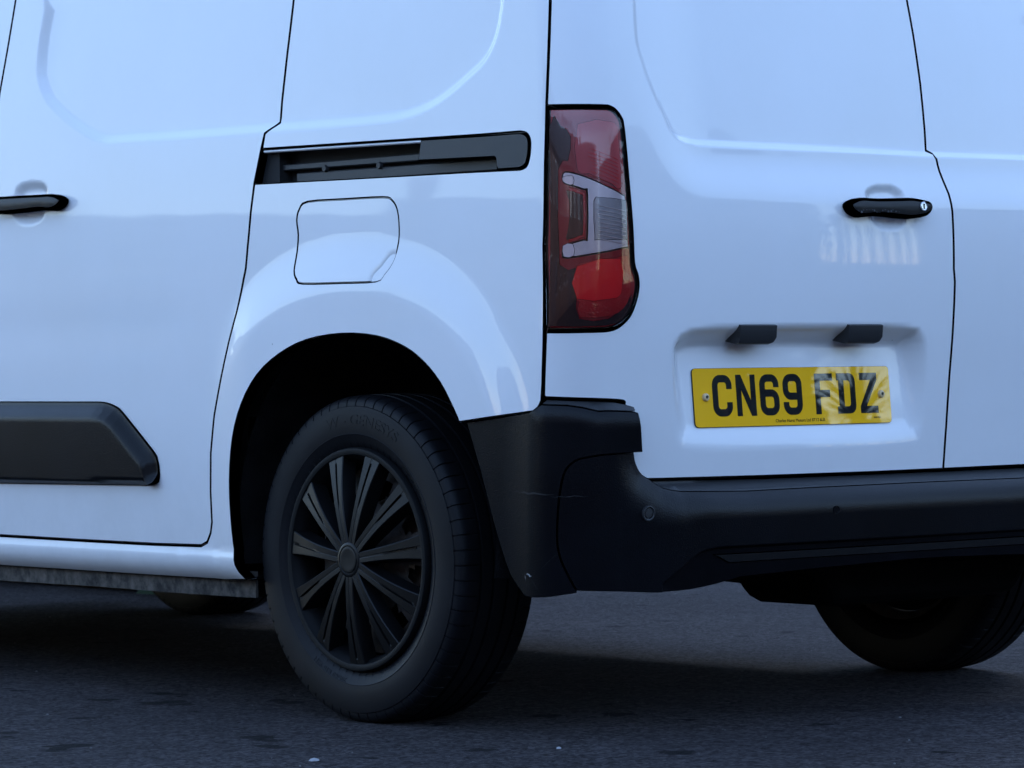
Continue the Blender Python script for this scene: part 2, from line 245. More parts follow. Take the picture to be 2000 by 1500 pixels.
T = {k: np.array(v) for k, v in {
 'seam': [[0.8104,1.4421],[0.8393,1.3339],[0.8617,1.2403],[0.8691,1.197],[0.9062,1.1752],[0.9215,1.1385],[0.9439,1.0771],[0.9569,1.0194],[0.9682,0.9502],[0.9742,0.9036],[0.9805,0.8831],[0.9984,0.8159],[1.0192,0.7559],[1.0447,0.6704],[1.0626,0.6074],[1.0743,0.5284],[1.0754,0.4491],[1.0711,0.3856],[1.077,0.3631],[1.0901,0.3436],[1.112,0.3355],[1.2834,0.3334],[1.573,0.3334],[1.8801,0.3345]],
 'fseam': [[1.8096,1.5307],[1.8523,1.4167],[1.8857,1.3259]],
 'arch': [[0.9414,0.2714],[0.9684,0.3041],[0.9878,0.3709],[0.997,0.4716],[0.985,0.5607],[0.9543,0.6285],[0.9025,0.6885],[0.8322,0.729],[0.7454,0.7554],[0.6334,0.766],[0.5234,0.7595],[0.4382,0.7377],[0.3796,0.7088],[0.3286,0.6697],[0.2854,0.6183],[0.2695,0.5952]],
 'bside': [[0.2695,0.5952],[0.0783,0.6153],[0.0657,0.6234],[0.0592,0.6356]],
 'cseam': [[0.0376,1.375],[0.046,1.2831],[0.0556,1.1843],[0.0629,1.0775],[0.0687,0.9203],[0.0609,0.739],[0.0585,0.6666],[0.0592,0.6356]],
 'slot': [[0.9161,1.1434],[0.6843,1.1399],[0.4162,1.136],[0.2374,1.1337],[0.1283,1.1333],[0.1116,1.1294],[0.1022,1.1175],[0.1029,1.0966],[0.1077,1.0788],[0.115,1.0687],[0.1306,1.0647],[0.2541,1.067],[0.6054,1.0712],[0.9439,1.0761]],
 'flap': [[0.7686,1.0301],[0.6545,1.0302],[0.5318,1.0289],[0.5039,1.0222],[0.488,1.0023],[0.4832,0.966],[0.4861,0.9316],[0.4963,0.9009],[0.5142,0.8807],[0.5356,0.8675],[0.6373,0.8671],[0.7675,0.8689],[0.7912,0.8776],[0.8045,0.8958],[0.802,0.9314],[0.7989,0.967],[0.8035,0.9958],[0.7947,1.0169]],
 'mould': [[1.8769,0.6347],[1.4829,0.6348],[1.4538,0.6326],[1.4187,0.6244],[1.3894,0.6098],[1.2801,0.5325],[1.2633,0.5133],[1.2567,0.4908],[1.258,0.4682],[1.2693,0.4599],[1.2917,0.4572],[1.5694,0.4545],[1.8759,0.4513]],
 'inset_s': [[1.6659,1.5179],[1.6998,1.4396],[1.7158,1.3683],[1.7108,1.3404],[1.6839,1.302],[1.6153,1.258],[1.5471,1.2269],[1.4853,1.2076],[1.4389,1.205],[1.2022,1.1999],[0.8983,1.1966]],
 'inset_q': [[0.8983,1.1966],[0.6982,1.1938],[0.506,1.194],[0.4127,1.2051],[0.3433,1.2272],[0.2772,1.2591],[0.2283,1.2878],[0.1963,1.3294],[0.1774,1.3866]],
 'lamp': [[0.0559,1.1776],[-0.0044,1.1763],[-0.0587,1.1755],[-0.0728,1.1701],[-0.0867,1.1563],[-0.0929,1.1356],[-0.1004,1.044],[-0.1079,0.9497],[-0.1123,0.8877],[-0.1215,0.8652],[-0.1247,0.8435],[-0.1197,0.8181],[-0.1065,0.7899],[-0.0833,0.7712],[-0.0608,0.7637],[-0.0315,0.7621],[0.0138,0.7617],[0.0588,0.7624]],
 'doorl': [[0.0575,0.7587],[0.0551,0.645],[0.0516,0.6412],[-0.0851,0.6349],[-0.1048,0.6308],[-0.1188,0.6221]],
 'doorb': [[-0.1482,0.541],[-0.1513,0.52],[-0.1655,0.4977],[-0.1846,0.4877],[-0.4378,0.4843],[-0.7526,0.4834],[-0.9614,0.4836]],
 'doorb2': [[-0.9719,0.4864],[-1.0885,0.4863],[-1.2186,0.488]],
 'split': [[-0.9347,1.4205],[-0.9363,1.3583],[-0.9366,1.2583],[-0.9331,1.1607],[-0.9306,1.1218],[-0.9451,1.1151],[-0.9518,1.0795],[-0.9626,1.0328],[-0.9655,0.9972],[-0.966,0.8831],[-0.9695,0.8577],[-0.9685,0.7621],[-0.9673,0.6674],[-0.9678,0.5714],[-0.9685,0.4906]],
 'inset_r': [[-0.1399,1.3776],[-0.138,1.3193],[-0.1434,1.281],[-0.1695,1.2146],[-0.1975,1.1676],[-0.2146,1.1393],[-0.2391,1.1228],[-0.2837,1.1164],[-0.4556,1.1146],[-0.7363,1.1129],[-0.9293,1.1115]],
 'soft_r': [[-0.0986,1.3175],[-0.1072,1.2219],[-0.1441,1.1181],[-0.1912,1.0479],[-0.253,1.011],[-0.317,1.0046],[-0.6555,1.0023],[-0.8744,1.0005],[-0.9656,0.9982],[-1.1892,1.0068]],
 'recess': [[-0.3204,0.7734],[-0.6221,0.7758],[-0.838,0.7725],[-0.884,0.7552],[-0.9024,0.7056],[-0.9075,0.6102],[-0.8976,0.5535],[-0.8478,0.5354],[-0.5372,0.5337],[-0.2873,0.5358],[-0.2343,0.5533],[-0.2204,0.6042],[-0.2106,0.711],[-0.2169,0.7432],[-0.2445,0.7641]],
 'plate': [[-0.2644,0.6927],[-0.7854,0.6888],[-0.8088,0.5787],[-0.2814,0.5827]],
 'plate_in': [[-0.2907,0.6893],[-0.8174,0.6855],[-0.8412,0.575],[-0.3078,0.579]],
 'handle_r': [[-0.6354,1.0038],[-0.7581,1.0191],[-0.883,1.0067],[-0.7552,0.9775],[-0.635,0.9969]],
 'rec_hr': [[-0.7126,1.0213],[-0.7301,1.0437],[-0.7893,1.0521],[-0.8326,1.038],[-0.8389,1.024],[-0.8357,0.9826],[-0.8122,0.9621],[-0.7679,0.9544],[-0.7319,0.9628],[-0.7214,0.9816]],
 'rec_hs': [[1.8342,1.0928],[1.8089,1.1178],[1.7574,1.1211],[1.7168,1.1124],[1.6948,1.0888],[1.7114,1.048],[1.7319,1.0263],[1.779,1.0202],[1.8305,1.0301],[1.8428,1.0499]],
 'handle_s': [[1.8572,1.0876],[1.6664,1.087],[1.6164,1.077],[1.6065,1.0677],[1.6206,1.0572],[1.6808,1.0486],[1.8034,1.0469],[1.8616,1.0469]],
 'bc_top': [[0.0783,0.6153],[0.0657,0.6234],[0.0561,0.6293],[0.0073,0.628],[-0.0185,0.6238],[-0.0432,0.6174],[-0.0556,0.6184],[-0.1098,0.6168]],
 'bc_right': [[-0.1147,0.6148],[-0.1214,0.5444]],
 'bc_seam': [[-0.1215,0.5425],[-0.0511,0.5384],[-0.0167,0.5316],[-0.0029,0.5231],[0.0067,0.5102],[0.0125,0.4878],[0.0167,0.454],[0.0189,0.4145],[0.0192,0.3805],[0.0168,0.3608],[0.0106,0.3381],[-0.0063,0.2984],[-0.0123,0.2884]],
 'bc_bot': [[-0.0111,0.2844],[0.0121,0.2797],[0.0422,0.2745],[0.0828,0.2733],[0.0997,0.2826],[0.1336,0.313],[0.1604,0.362],[0.1891,0.4285],[0.2187,0.5047],[0.2604,0.5956]],
 'bm_top': [[-0.1211,0.5409],[-0.1249,0.522],[-0.1356,0.5024],[-0.151,0.4921],[-0.1847,0.4738],[-0.2288,0.4661],[-0.3926,0.4622],[-0.5959,0.4637],[-0.9237,0.4647],[-1.1596,0.4679]],
 'bm_bevel': [[-0.0522,0.5179],[-0.0651,0.497],[-0.1065,0.4673],[-0.1561,0.4535],[-0.1999,0.4492],[-0.5971,0.445],[-1.162,0.4461]],
 'bm_crease': [[-0.168,0.2999],[-0.2118,0.3273],[-0.2495,0.3514],[-0.284,0.3605],[-0.323,0.3628],[-0.6023,0.3623],[-1.172,0.3642]],
 'bm_strip_t': [[-0.2978,0.3473],[-0.6184,0.3468],[-1.1932,0.3438]],
 'bm_strip_b': [[-0.2978,0.3473],[-0.3417,0.3291],[-0.6196,0.3299],[-1.1951,0.3302]],
 'bm_bot': [[-0.0121,0.289],[-0.0766,0.2858],[-0.1892,0.2814],[-0.286,0.2846],[-0.3807,0.2995],[-0.6049,0.3071],[-0.8417,0.3127],[-1.2042,0.3104]],
 'sensor': [[-0.1356,0.4297],[-0.6112,0.4209]],
 'sill_crease': [[1.8814,0.3068],[1.5741,0.3076],[1.2844,0.3061],[0.9842,0.3057]],
 'sill_bot': [[1.883,0.2779],[1.5755,0.2761],[1.2858,0.269],[1.0478,0.263],[0.9414,0.2693]],
 'flange_bot': [[1.9323,0.2332],[1.5626,0.2304],[1.2181,0.2223],[0.9832,0.2259]],
 'z_clear': [[0.0289,1.0523],[0.0159,1.0558],[-0.0194,1.0439],[-0.0565,1.0269],[-0.0872,1.0132],[-0.0931,1.0039],[-0.0982,0.9216],[-0.091,0.914],[-0.0023,0.8982],[0.0268,0.8959],[0.0309,0.9026],[0.0302,0.9167],[0.0232,0.9222],[-0.0085,0.931],[-0.0132,0.9375],[-0.014,1.0129],[-0.0094,1.0204],[0.0193,1.0304],[0.0292,1.0372]],
 'z_inner': [[-0.0262,1.0005],[-0.0403,1.0071],[-0.0882,1.0028],[-0.0929,0.9963],[-0.0957,0.9348],[-0.0872,0.93],[-0.0335,0.9288],[-0.0276,0.9355]],
 'z_low': [[0.0031,0.8851],[-0.0705,0.8968],[-0.0986,0.8999],[-0.1072,0.8556],[-0.1059,0.8263],[-0.0924,0.8037],[-0.0629,0.7896],[-0.0048,0.7874],[-0.0027,0.8156],[0.0022,0.8204]],
 'z_low_in': [[0.0028,0.8813],[-0.0813,0.895],[-0.0865,0.8433],[-0.0812,0.8264],[-0.0603,0.8207],[0.0011,0.8213]],
 'z_up': [[-0.0008,1.1425],[-0.0735,1.1456],[-0.0809,1.1173],[-0.0851,1.0245],[-0.06,1.0336],[-0.0195,1.0505],[0.0014,1.0574]],
 'z_edge': [[0.0174,1.0266],[-0.0074,1.0176],[-0.012,1.0091],[-0.0113,0.9403],[-0.0065,0.9338],[0.0183,0.9249],[0.0165,0.9427],[0.0124,0.9756],[0.0138,1.0086]],
 'z_chip1': [[0.0273,1.0454],[0.0089,1.0469],[0.0082,1.0308],[0.0187,1.0311],[0.0274,1.037]],
 'z_chip2': [[0.0285,0.9194],[0.0101,0.9227],[0.0079,0.9002],[0.0261,0.8987]],
 't_cover': [[0.4155,1.1349],[0.242,1.1325],[0.1328,1.132],[0.1188,1.1284],[0.1094,1.1183],[0.1101,1.0973],[0.1148,1.0804],[0.1207,1.0722],[0.135,1.0672],[0.1935,1.0672],[0.1991,1.0732],[0.2001,1.0877],[0.2043,1.0913],[0.4254,1.0955]],
 't_strip': [[0.9202,1.1429],[0.4167,1.1354],[0.417,1.1285],[0.9169,1.1365]],
 't_bar1': [[0.8999,1.1278],[0.4525,1.1242],[0.453,1.1083],[0.9002,1.1163]],
 't_bar2': [[0.8409,1.1028],[0.2294,1.0917],[0.2298,1.0761],[0.8668,1.0833]],
 't_bolts': [[0.8939,1.0971],[0.7454,1.097],[0.5737,1.0945]],
 't_end': [[0.9773,1.1414],[0.8995,1.1393],[0.901,1.0828],[0.9824,1.0825]],
 'notch': [[0.4963,0.9009],[0.5142,0.8807],[0.5356,0.8675],[0.5301,0.8861],[0.5179,0.8976]],
 'hr_out': [[-0.6248,1.002],[-0.6281,1.0068],[-0.6361,1.0097],[-0.6541,1.0135],[-0.6822,1.0166],[-0.7061,1.016],[-0.7303,1.0158],[-0.7669,1.0168],[-0.7957,1.0184],[-0.8144,1.02],[-0.8371,1.0188],[-0.8432,1.0168],[-0.8702,1.0143],[-0.8722,1.0083],[-0.8653,0.9928],[-0.851,0.9828],[-0.8299,0.9786],[-0.8009,0.9764],[-0.7889,0.9814],[-0.7686,0.9834],[-0.724,0.9833],[-0.7037,0.9809],[-0.6896,0.9789],[-0.6619,0.9802],[-0.6385,0.9859],[-0.6281,0.9925]],
 'hr_seam': [[-0.8432,1.0168],[-0.8443,1.0049],[-0.8399,0.9881],[-0.8361,0.9784]],
 'hr_lock': [[-0.8539,1.0023]],
 'hr_recU': [[-0.7136,1.0235],[-0.7228,1.0391],[-0.748,1.0488],[-0.7748,1.0508],[-0.8015,1.0501],[-0.8216,1.0414],[-0.8328,1.0261],[-0.8292,0.9795],[-0.8222,0.9653],[-0.8073,0.9573],[-0.7784,0.9533],[-0.754,0.9558],[-0.7321,0.9666],[-0.7227,0.979]],
 'hs_recU': [[1.8362,1.0975],[1.8215,1.1127],[1.7986,1.1202],[1.7574,1.1222],[1.7228,1.1183],[1.7047,1.1084],[1.6978,1.0912],[1.7093,1.0501],[1.7196,1.0326],[1.7482,1.0224],[1.7831,1.0203],[1.814,1.0249],[1.8346,1.037],[1.8439,1.0477]],
 'hs_out': [[1.9938,1.0928],[1.983,1.0992],[1.9467,1.0998],[1.8981,1.0931],[1.8457,1.0863],[1.8207,1.0877],[1.7629,1.0866],[1.7017,1.0846],[1.6572,1.0852],[1.6292,1.0818],[1.6013,1.0761],[1.5924,1.0719],[1.5935,1.0653],[1.6055,1.0548],[1.6254,1.0512],[1.6616,1.0471],[1.7019,1.0515],[1.7304,1.0533],[1.7837,1.0538],[1.7879,1.0444],[1.8251,1.0442],[1.8668,1.0492],[1.9194,1.0565],[1.9726,1.0678],[1.9918,1.0789]],
 'pl1': [[-0.3734,0.7705],[-0.4805,0.7695],[-0.487,0.7482],[-0.4757,0.7317],[-0.4033,0.7321],[-0.3899,0.7449]],
 'pl2': [[-0.6562,0.7699],[-0.7718,0.7689],[-0.779,0.747],[-0.7668,0.7301],[-0.6885,0.7305],[-0.6741,0.7436]],
}.items()}

def sstep(a, b, x):
    t = np.clip((x-a)/(b-a), 0, 1); return t*t*(3-2*t)
def pdist(U, z, poly, closed=False):
    P = np.stack([U, z], -1); a = poly if not closed else np.vstack([poly, poly[:1]])
    A_, B_ = a[:-1], a[1:]; best = np.full(len(P), 1e9)
    for p, q in zip(A_, B_):
        d = q-p; t = np.clip(((P-p)@d)/max(d@d, 1e-12), 0, 1); best = np.minimum(best, ((P-p-t[:, None]*d)**2).sum(1))
    return np.sqrt(best)
def inside(U, z, poly):
    r = np.zeros(len(U), bool); n = len(poly); j = n-1
    for i in range(n):
        xi, yi = poly[i]; xj, yj = poly[j]
        c = ((yi > z) != (yj > z)); 
        if yi != yj: r ^= c & (U < (xj-xi)*(z-yi)/(yj-yi)+xi)
        j = i
    return r
def sdist(U, z, poly): return np.where(inside(U, z, poly), 1, -1)*pdist(U, z, poly, True)
def smooth_line(pts, n=4, closed=False):
    """Catmull-Rom through the points"""
    p = np.asarray(pts, float); N = len(p); out = []
    for i in range(N if closed else N-1):
        g = lambda k: p[k % N] if closed else p[min(max(k, 0), N-1)]
        a, b, c, d = g(i-1), g(i), g(i+1), g(i+2)
        for t in np.linspace(0, 1, n, endpoint=False):
            out.append(.5*((2*b)+(-a+c)*t+(2*a-5*b+4*c-d)*t*t+(-a+3*b-3*c+d)*t**3))
    if not closed: out.append(p[-1])
    return np.array(out)
def resample(poly, h):
    """closed polygon, keep the corners, split long edges"""
    out = []
    n = len(poly)
    for i in range(n):
        a, b = poly[i], poly[(i+1) % n]; k = max(1, int(round(np.linalg.norm(b-a)/h)))
        for t in range(k): out.append(a+(b-a)*t/k)
    q = [out[0]]
    for p in out[1:]:
        if np.linalg.norm(p-q[-1]) > 1e-4: q.append(p)
    if np.linalg.norm(q[0]-q[-1]) < 1e-4: q.pop()
    return np.array(q)
def area(p): return .5*np.sum(p[:, 0]*np.roll(p[:, 1], -1)-np.roll(p[:, 0], -1)*p[:, 1])
def inset(poly, d):
    """offset a CCW closed polygon inwards by d (mitred, limited)"""
    a = poly-np.roll(poly, 1, 0); b = np.roll(poly, -1, 0)-poly
    a /= np.linalg.norm(a, axis=1, keepdims=True)+1e-12; b /= np.linalg.norm(b, axis=1, keepdims=True)+1e-12
    na = np.stack([-a[:, 1], a[:, 0]], -1); nb = np.stack([-b[:, 1], b[:, 0]], -1)
    m = na+nb; L = np.linalg.norm(m, axis=1, keepdims=True); m = m/np.maximum(L, 1e-6)
    c = np.clip((m*na).sum(1, keepdims=True), .55, 1)
    return poly+m*d/c, m
def tri2d(outer, holes, pts):
    V = [Vector(p) for p in outer]; E = [(i, (i+1) % len(outer)) for i in range(len(outer))]; k = len(V)
    for h in holes:
        V += [Vector(p) for p in h]; E += [(k+i, k+(i+1) % len(h)) for i in range(len(h))]; k = len(V)
    V += [Vector(p) for p in pts]
    vo, _, fo, ov, _, _ = delaunay_2d_cdt(V, E, [], 0, 1e-6)
    vo = np.array([tuple(v) for v in vo]); f = np.array([t for t in fo if len(t) == 3])
    c = vo[f].mean(1); ok = inside(c[:, 0], c[:, 1], outer)
    for h in holes: ok &= ~inside(c[:, 0], c[:, 1], h)
    return vo, f[ok], ov
VIEW = (-1.3, 2.0, .2, 1.5)
def panel(name, outline, m, parent, D=None, gap=0., r=.003, depth=.016, h=.012, fine=(), holes=(), nr=3, surf=None, near=None):
    """A sheet cut from the body surface by its outline (U,z): rounded rim, turned-in flange, relief D(U,z)."""
    surf = surf or base
    D = D or (lambda U, z: np.zeros_like(U))
    F = lambda U, z: surf(U, z)+normal(surf, U, z)*D(U, z)[..., None]
    loops = []
    for idx, lo in enumerate([outline]+list(holes)):
        p = resample(np.asarray(lo, float), h if idx == 0 else min(h, .008))
        ccw = area(p) > 0
        if (idx == 0) != ccw: p = p[::-1]
        if gap: p, _ = inset(p, gap if idx == 0 else .0004)
        loops.append(p)
    inner = []; rims = []
    for p in loops:
        q, mm = inset(p, r); inner.append(q); rims.append((p, mm))
    U0, z0 = inner[0].min(0); U1, z1 = inner[0].max(0)
    gs = []
    def grid(a, b, c, d, s):
        x, y = np.meshgrid(np.arange(a, b, s), np.arange(c, d, s)); x = x+(np.arange(x.shape[0]) % 2)[:, None]*s*.5
        return np.stack([x.ravel()+1.3e-5, y.ravel()+.7e-5], -1)
    g = grid(U0, U1, z0, z1, h); keep = np.ones(len(g), bool)
    far = (g[:, 0] < VIEW[0]) | (g[:, 0] > VIEW[1]) | (g[:, 1] < VIEW[2]) | (g[:, 1] > VIEW[3])
    keep &= ~far | (rng.random(len(g)) < .12)
    for (a, b, c, d, s) in fine: keep &= ~((g[:, 0] > a) & (g[:, 0] < b) & (g[:, 1] > c) & (g[:, 1] < d))
    gs.append(g[keep])
    for (a, b, c, d, s) in fine: gs.append(grid(a, b, c, d, s))
    if near:       # extra points where the relief turns sharply
        fn_, s_ = near; g0 = np.vstack(gs); gs = [g0[~fn_(g0[:, 0], g0[:, 1])]]
        q_ = grid(max(U0, VIEW[0]), min(U1, VIEW[1]), max(z0, VIEW[2]), min(z1, VIEW[3]), s_); gs.append(q_[fn_(q_[:, 0], q_[:, 1])])
    g = np.vstack(gs); ok = inside(g[:, 0], g[:, 1], inner[0]) & (pdist(g[:, 0], g[:, 1], inner[0], True) > .45*min([h]+[f[4] for f in fine]+([near[1]] if near else [])))
    for q in inner[1:]: ok &= ~inside(g[:, 0], g[:, 1], q) & (pdist(g[:, 0], g[:, 1], q, True) > .002)
    g = g[ok]
    vo, f, ov = tri2d(inner[0], inner[1:], g)
    P = F(vo[:, 0], vo[:, 1]); N = normal(F, vo[:, 0], vo[:, 1], 4e-4)
    # face orientation outward
    fn = np.cross(P[f[:, 1]]-P[f[:, 0]], P[f[:, 2]]-P[f[:, 0]]); flip = (fn*N[f[:, 0]]).sum(1) < 0
    f[flip] = f[flip][:, ::-1]
    verts = [P]; norms = [N]; faces = [tuple(t) for t in f]; cnt = len(P)
    inv = {}
    for k, src in enumerate(ov):
        for s in src: inv[s] = k
    off = 0
    for li, (p, mm) in enumerate(rims):
        n = len(p); prev = [inv[off+i] for i in range(n)]; off += n
        for j in range(1, nr+2):
            if j <= nr:
                a = j/nr*math.pi/2; d = r*(1-math.sin(a)); dr = r*(1-math.cos(a))
            else: a = math.pi/2; d = 0; dr = r+depth
            q = p+mm*d
            PP = F(q[:, 0], q[:, 1]); NN = normal(surf, q[:, 0], q[:, 1])
            e = 1e-4; out = F(p[:, 0]-mm[:, 0]*e, p[:, 1]-mm[:, 1]*e)-F(p[:, 0]+mm[:, 0]*e, p[:, 1]+mm[:, 1]*e)
            out -= NN*(out*NN).sum(1, keepdims=True); out /= np.linalg.norm(out, axis=1, keepdims=True)+1e-12
            verts.append(PP-NN*dr); nv = NN*math.cos(a)+out*math.sin(a); norms.append(nv)
            cur = [cnt+i for i in range(n)]; cnt += n
            for i in range(n):
                k = (i+1) % n; faces.append((prev[i], cur[i], cur[k], prev[k]))
            prev = cur
    verts = np.vstack(verts); norms = np.vstack(norms)
    return mesh_obj(name, verts, faces, m, parent, normals=norms)
def ubox(name, U0, U1, za, zb, D0, D1, m, parent, n=24, bev=.002):
    """beam that follows the body surface; za/zb = (start,end) heights"""
    u = np.linspace(U0, U1, n); z0 = np.linspace(za[0], za[1], n); z1 = np.linspace(zb[0], zb[1], n)
    sec = [(0, D0, 0), (0, D1, -bev), (bev, D1, 0), (-bev, D1, 1), (0, D1, 1-0), (0, D0, 1)]
    V = []; Fc = []
    def pt(uu, zz, d): return base(uu, zz)+normal(base, uu, zz)*d
    for i in range(n):
        a = np.array([u[i]]); 
        for zz, d in ((z0[i], D0), (z0[i], D1-bev), (z0[i]+bev, D1), (z1[i]-bev, D1), (z1[i], D1-bev), (z1[i], D0)):
            V.append(pt(a, np.array([zz]), d)[0])
    for i in range(n-1):
        for j in range(6):
            k = (j+1) % 6; Fc.append((i*6+j, i*6+k, (i+1)*6+k, (i+1)*6+j))
    Fc.append(tuple(range(6))); Fc.append(tuple(range((n-1)*6, n*6)))
    o = mesh_obj(name, V, Fc, m, parent); fix_normals(o); return o
def lathe(name, prof, m, parent, n=96, center=(0, 0, 0), smooth=True, sharp=35, rf=None):
    """prof: (x, r) about the X axis; rf(angle index, profile index) optional radial change"""
    V = []; Fc = []; k = len(prof)
    for i in range(n):
        a = 2*math.pi*i/n
        for j, (x, r) in enumerate(prof):
            V.append((center[0]+x, center[1]+r*math.cos(a), center[2]+r*math.sin(a)))
    for i in range(n):
        for j in range(k-1):
            Fc.append((i*k+j, i*k+j+1, ((i+1) % n)*k+j+1, ((i+1) % n)*k+j))
    o = mesh_obj(name, V, Fc, m, parent, smooth=smooth); fix_normals(o)
    if sharp: o.data.set_sharp_from_angle(angle=math.radians(sharp))
    return o
def box(name, lo, hi, m, parent=None, bev=.004, seg=2):
    bm = bmesh.new(); bmesh.ops.create_cube(bm, size=1)
    for v in bm.verts:
        v.co = Vector([(lo[i]+hi[i])/2+v.co[i]*(hi[i]-lo[i]) for i in range(3)])
    if bev: bmesh.ops.bevel(bm, geom=bm.edges[:], offset=bev, segments=seg, affect='EDGES', profile=.5)
    me = bpy.data.meshes.new(name); bm.to_mesh(me); bm.free()
    o = link(name, me, m, parent); me.polygons.foreach_set('use_smooth', [True]*len(me.polygons)); me.set_sharp_from_angle(angle=math.radians(40)); return o
def tube(name, pts, r, m, parent=None, n=12):
    pts = [Vector(p) for p in pts]; V = []; Fc = []; rs = r if hasattr(r, '__len__') else [r]*len(pts)
    for i, p in enumerate(pts):
        t = (pts[min(i+1, len(pts)-1)]-pts[max(i-1, 0)]).normalized(); q = t.to_track_quat('Z', 'Y')
        for k in range(n):
            a = 2*math.pi*k/n; V.append(p+q@Vector((rs[i]*math.cos(a), rs[i]*math.sin(a), 0)))
    for i in range(len(pts)-1):
        for k in range(n): Fc.append((i*n+k, i*n+(k+1) % n, (i+1)*n+(k+1) % n, (i+1)*n+k))
    Fc += [tuple(range(n)), tuple(range((len(pts)-1)*n, len(pts)*n))]
    return fix_normals(mesh_obj(name, V, Fc, m, parent, smooth=True, sharp=50))
def copy_tree(o, parent=None):
    c = o.copy(); COL.objects.link(c)
    if parent is not None: c.parent = parent
    for ch in list(o.children): copy_tree(ch, c)
    return c

# ------------------------------------------------------------------ ground
g = 300
ground = mesh_obj('ground', [(-g, -g, 0), (g, -g, 0), (g, g, 0), (-g, g, 0)], [(0, 1, 2, 3)], M['asphalt'])
ground['kind'] = 'structure'; ground['label'] = 'dark worn asphalt ground with oil spots and pale chips'

# ------------------------------------------------------------------ the van
van = bpy.data.objects.new('van', None); COL.objects.link(van); van.empty_display_size = .3
van['label'] = 'white panel van with black bumper and yellow number plate, seen from its rear left corner'; van['category'] = 'van'

ZT = 1.64
seam = np.vstack([[[.757, ZT]], T['seam']]); seam_low = seam.copy()
fse = np.array([[1.765, ZT], [1.81, 1.531], [1.852, 1.417], [1.886, 1.326], [1.925, 1.18], [1.947, 1.0], [1.955, .8], [1.957, .6], [1.955, .42], [1.948, .365], [1.93, .345], [1.905, .336]])
arch = smooth_line(T['arch'], 3)
arch_y = lambda: None

# reliefs on the flank
INS = np.vstack([[[1.55, 1.60], [1.61, 1.585]], smooth_line(T['inset_s'][:9], 3), T['inset_s'][9:], smooth_line(T['inset_q'][1:], 3), [[.165, 1.46], [.17, 1.56], [.22, 1.60]]])
REC_S = smooth_line(T['hs_recU'], 3, True); REC_R = smooth_line(T['hr_recU'], 3, True)
ARCHP = np.vstack([smooth_line(T['arch'][1:], 3), T['bc_bot'][::-1][1:4]])
def D_side(U, z):
    d = np.zeros_like(U)
    s = sdist(U, z, INS); d -= .013*sstep(-.022, .004, s)
    q = pdist(U, z, ARCHP)
    f = .015*(1-sstep(.075, .20, q))*sstep(1.10, .93, U)
    d += f*sstep(-.02, .16, U)
    d -= .010*sstep(0, .024, sdist(U, z, REC_S))
    # waist hollow low on the door, sill turn-under
    d -= .0014*np.exp(-((z-.79)/.05)**2)*sstep(1.05, 1.35, U)
    d += np.where(z < .335, .006*sstep(.335, .309, z), 0)
    d -= np.where(z < .306, 14.*(.306-z)**2, 0)*sstep(.85, 1.0, U)
    # fold running back from the slider slot to the lamp
    return d
INR = np.vstack([[[-.16, 1.60], [-.142, 1.56], [-.140, 1.45]], smooth_line(T['inset_r'][:8], 3), T['inset_r'][8:]])
INR_L = np.vstack([INR, [[-.930, 1.112], [-1.9, 1.112], [-1.9, 1.6]]])
UMIR = lambda U: 2*UC-U
SOFT = np.vstack([[[-.13, 1.62], [-.10, 1.58], [-.097, 1.42]], smooth_line(T['soft_r'][:6], 3), T['soft_r'][6:9], [[-1.9, 1.0], [-1.9, 1.62]]])
SOFT_R = SOFT.copy()
RECESS = smooth_line(T['recess'], 3, True)
def D_rear_sym(U, z):
    V = np.where(U < UC, UMIR(U), U)
    wg = .30+.70*sstep(-.15, -.33, V)
    d = -.017*wg*sstep(0, .095, sdist(V, z, SOFT))
    d -= .012*(.45+.55*sstep(-.15, -.33, V))*sstep(-.006, .010, sdist(V, z, INR_L))
    return d
def plate_y(x, z): return .0596-.0286*(x+.3415)+.088*(z-.6359)+.004
def D_rear(U, z):
    d = D_rear_sym(U, z)
    P = base(U, z); dep = np.clip(plate_y(P[:, 0], z)-P[:, 1], 0, .08)
    d -= dep*sstep(0, .050, sdist(U, z, RECESS))
    d -= .011*sstep(0, .022, sdist(U, z, REC_R))
    return d

near_s = (lambda U, z: (np.abs(sdist(U, z, INS)+.009) < .018) | (np.abs(pdist(U, z, ARCHP)-.075) < .012) | (np.abs(pdist(U, z, ARCHP)-.195) < .014), .005)
near_r = (lambda U, z: (lambda V: (np.abs(sdist(V, z, INR_L)-.002) < .014) | (np.abs(sdist(V, z, SOFT)) < .012))(np.where(U < UC, UMIR(U), U)), .005)
# quarter panel (with sill)
iA = 6                      # index in seam (with the added top point) of slot top corner (.921,1.138)
sl = T['slot']; slot = np.vstack([sl[:1], sl[1:4], smooth_line(sl[4:11], 3), sl[11:]])
up_ = seam[:6]; lo_ = seam[8:]
quarter = np.vstack([[[.052, ZT], [.757, ZT]], up_[1:], slot+[[0, 0]], lo_, [[2.95, .336], [2.95, .262]], [[1.3, .262], [1.048, .263]],
                     smooth_line(T['arch'], 3), T['bside'][1:3], [T['bside'][3]], T['cseam'][::-1][1:], [[.036, 1.42], [.043, 1.52]]])
flap = smooth_line(T['flap'], 3, True)
qp = panel('quarter_panel', quarter, M['paint'], van, D_side, gap=.0006, r=.0028, depth=.022, h=.011, holes=[flap], near=near_s)
ff = panel('fuel_flap', flap, M['paint'], qp, lambda U, z: D_side(U, z)-.0005-.010*sstep(.03, .0, pdist(U, z, T['notch'][[0, 1, 2]]))*sstep(.085, .02, np.hypot(U-.50, z-.872)), gap=.0004, r=.0010, depth=.0016, h=.009, fine=[(.48, .56, .86, .92, .004)])
sd_out = np.vstack([seam, [[1.9, .335]], fse[::-1][1:]])
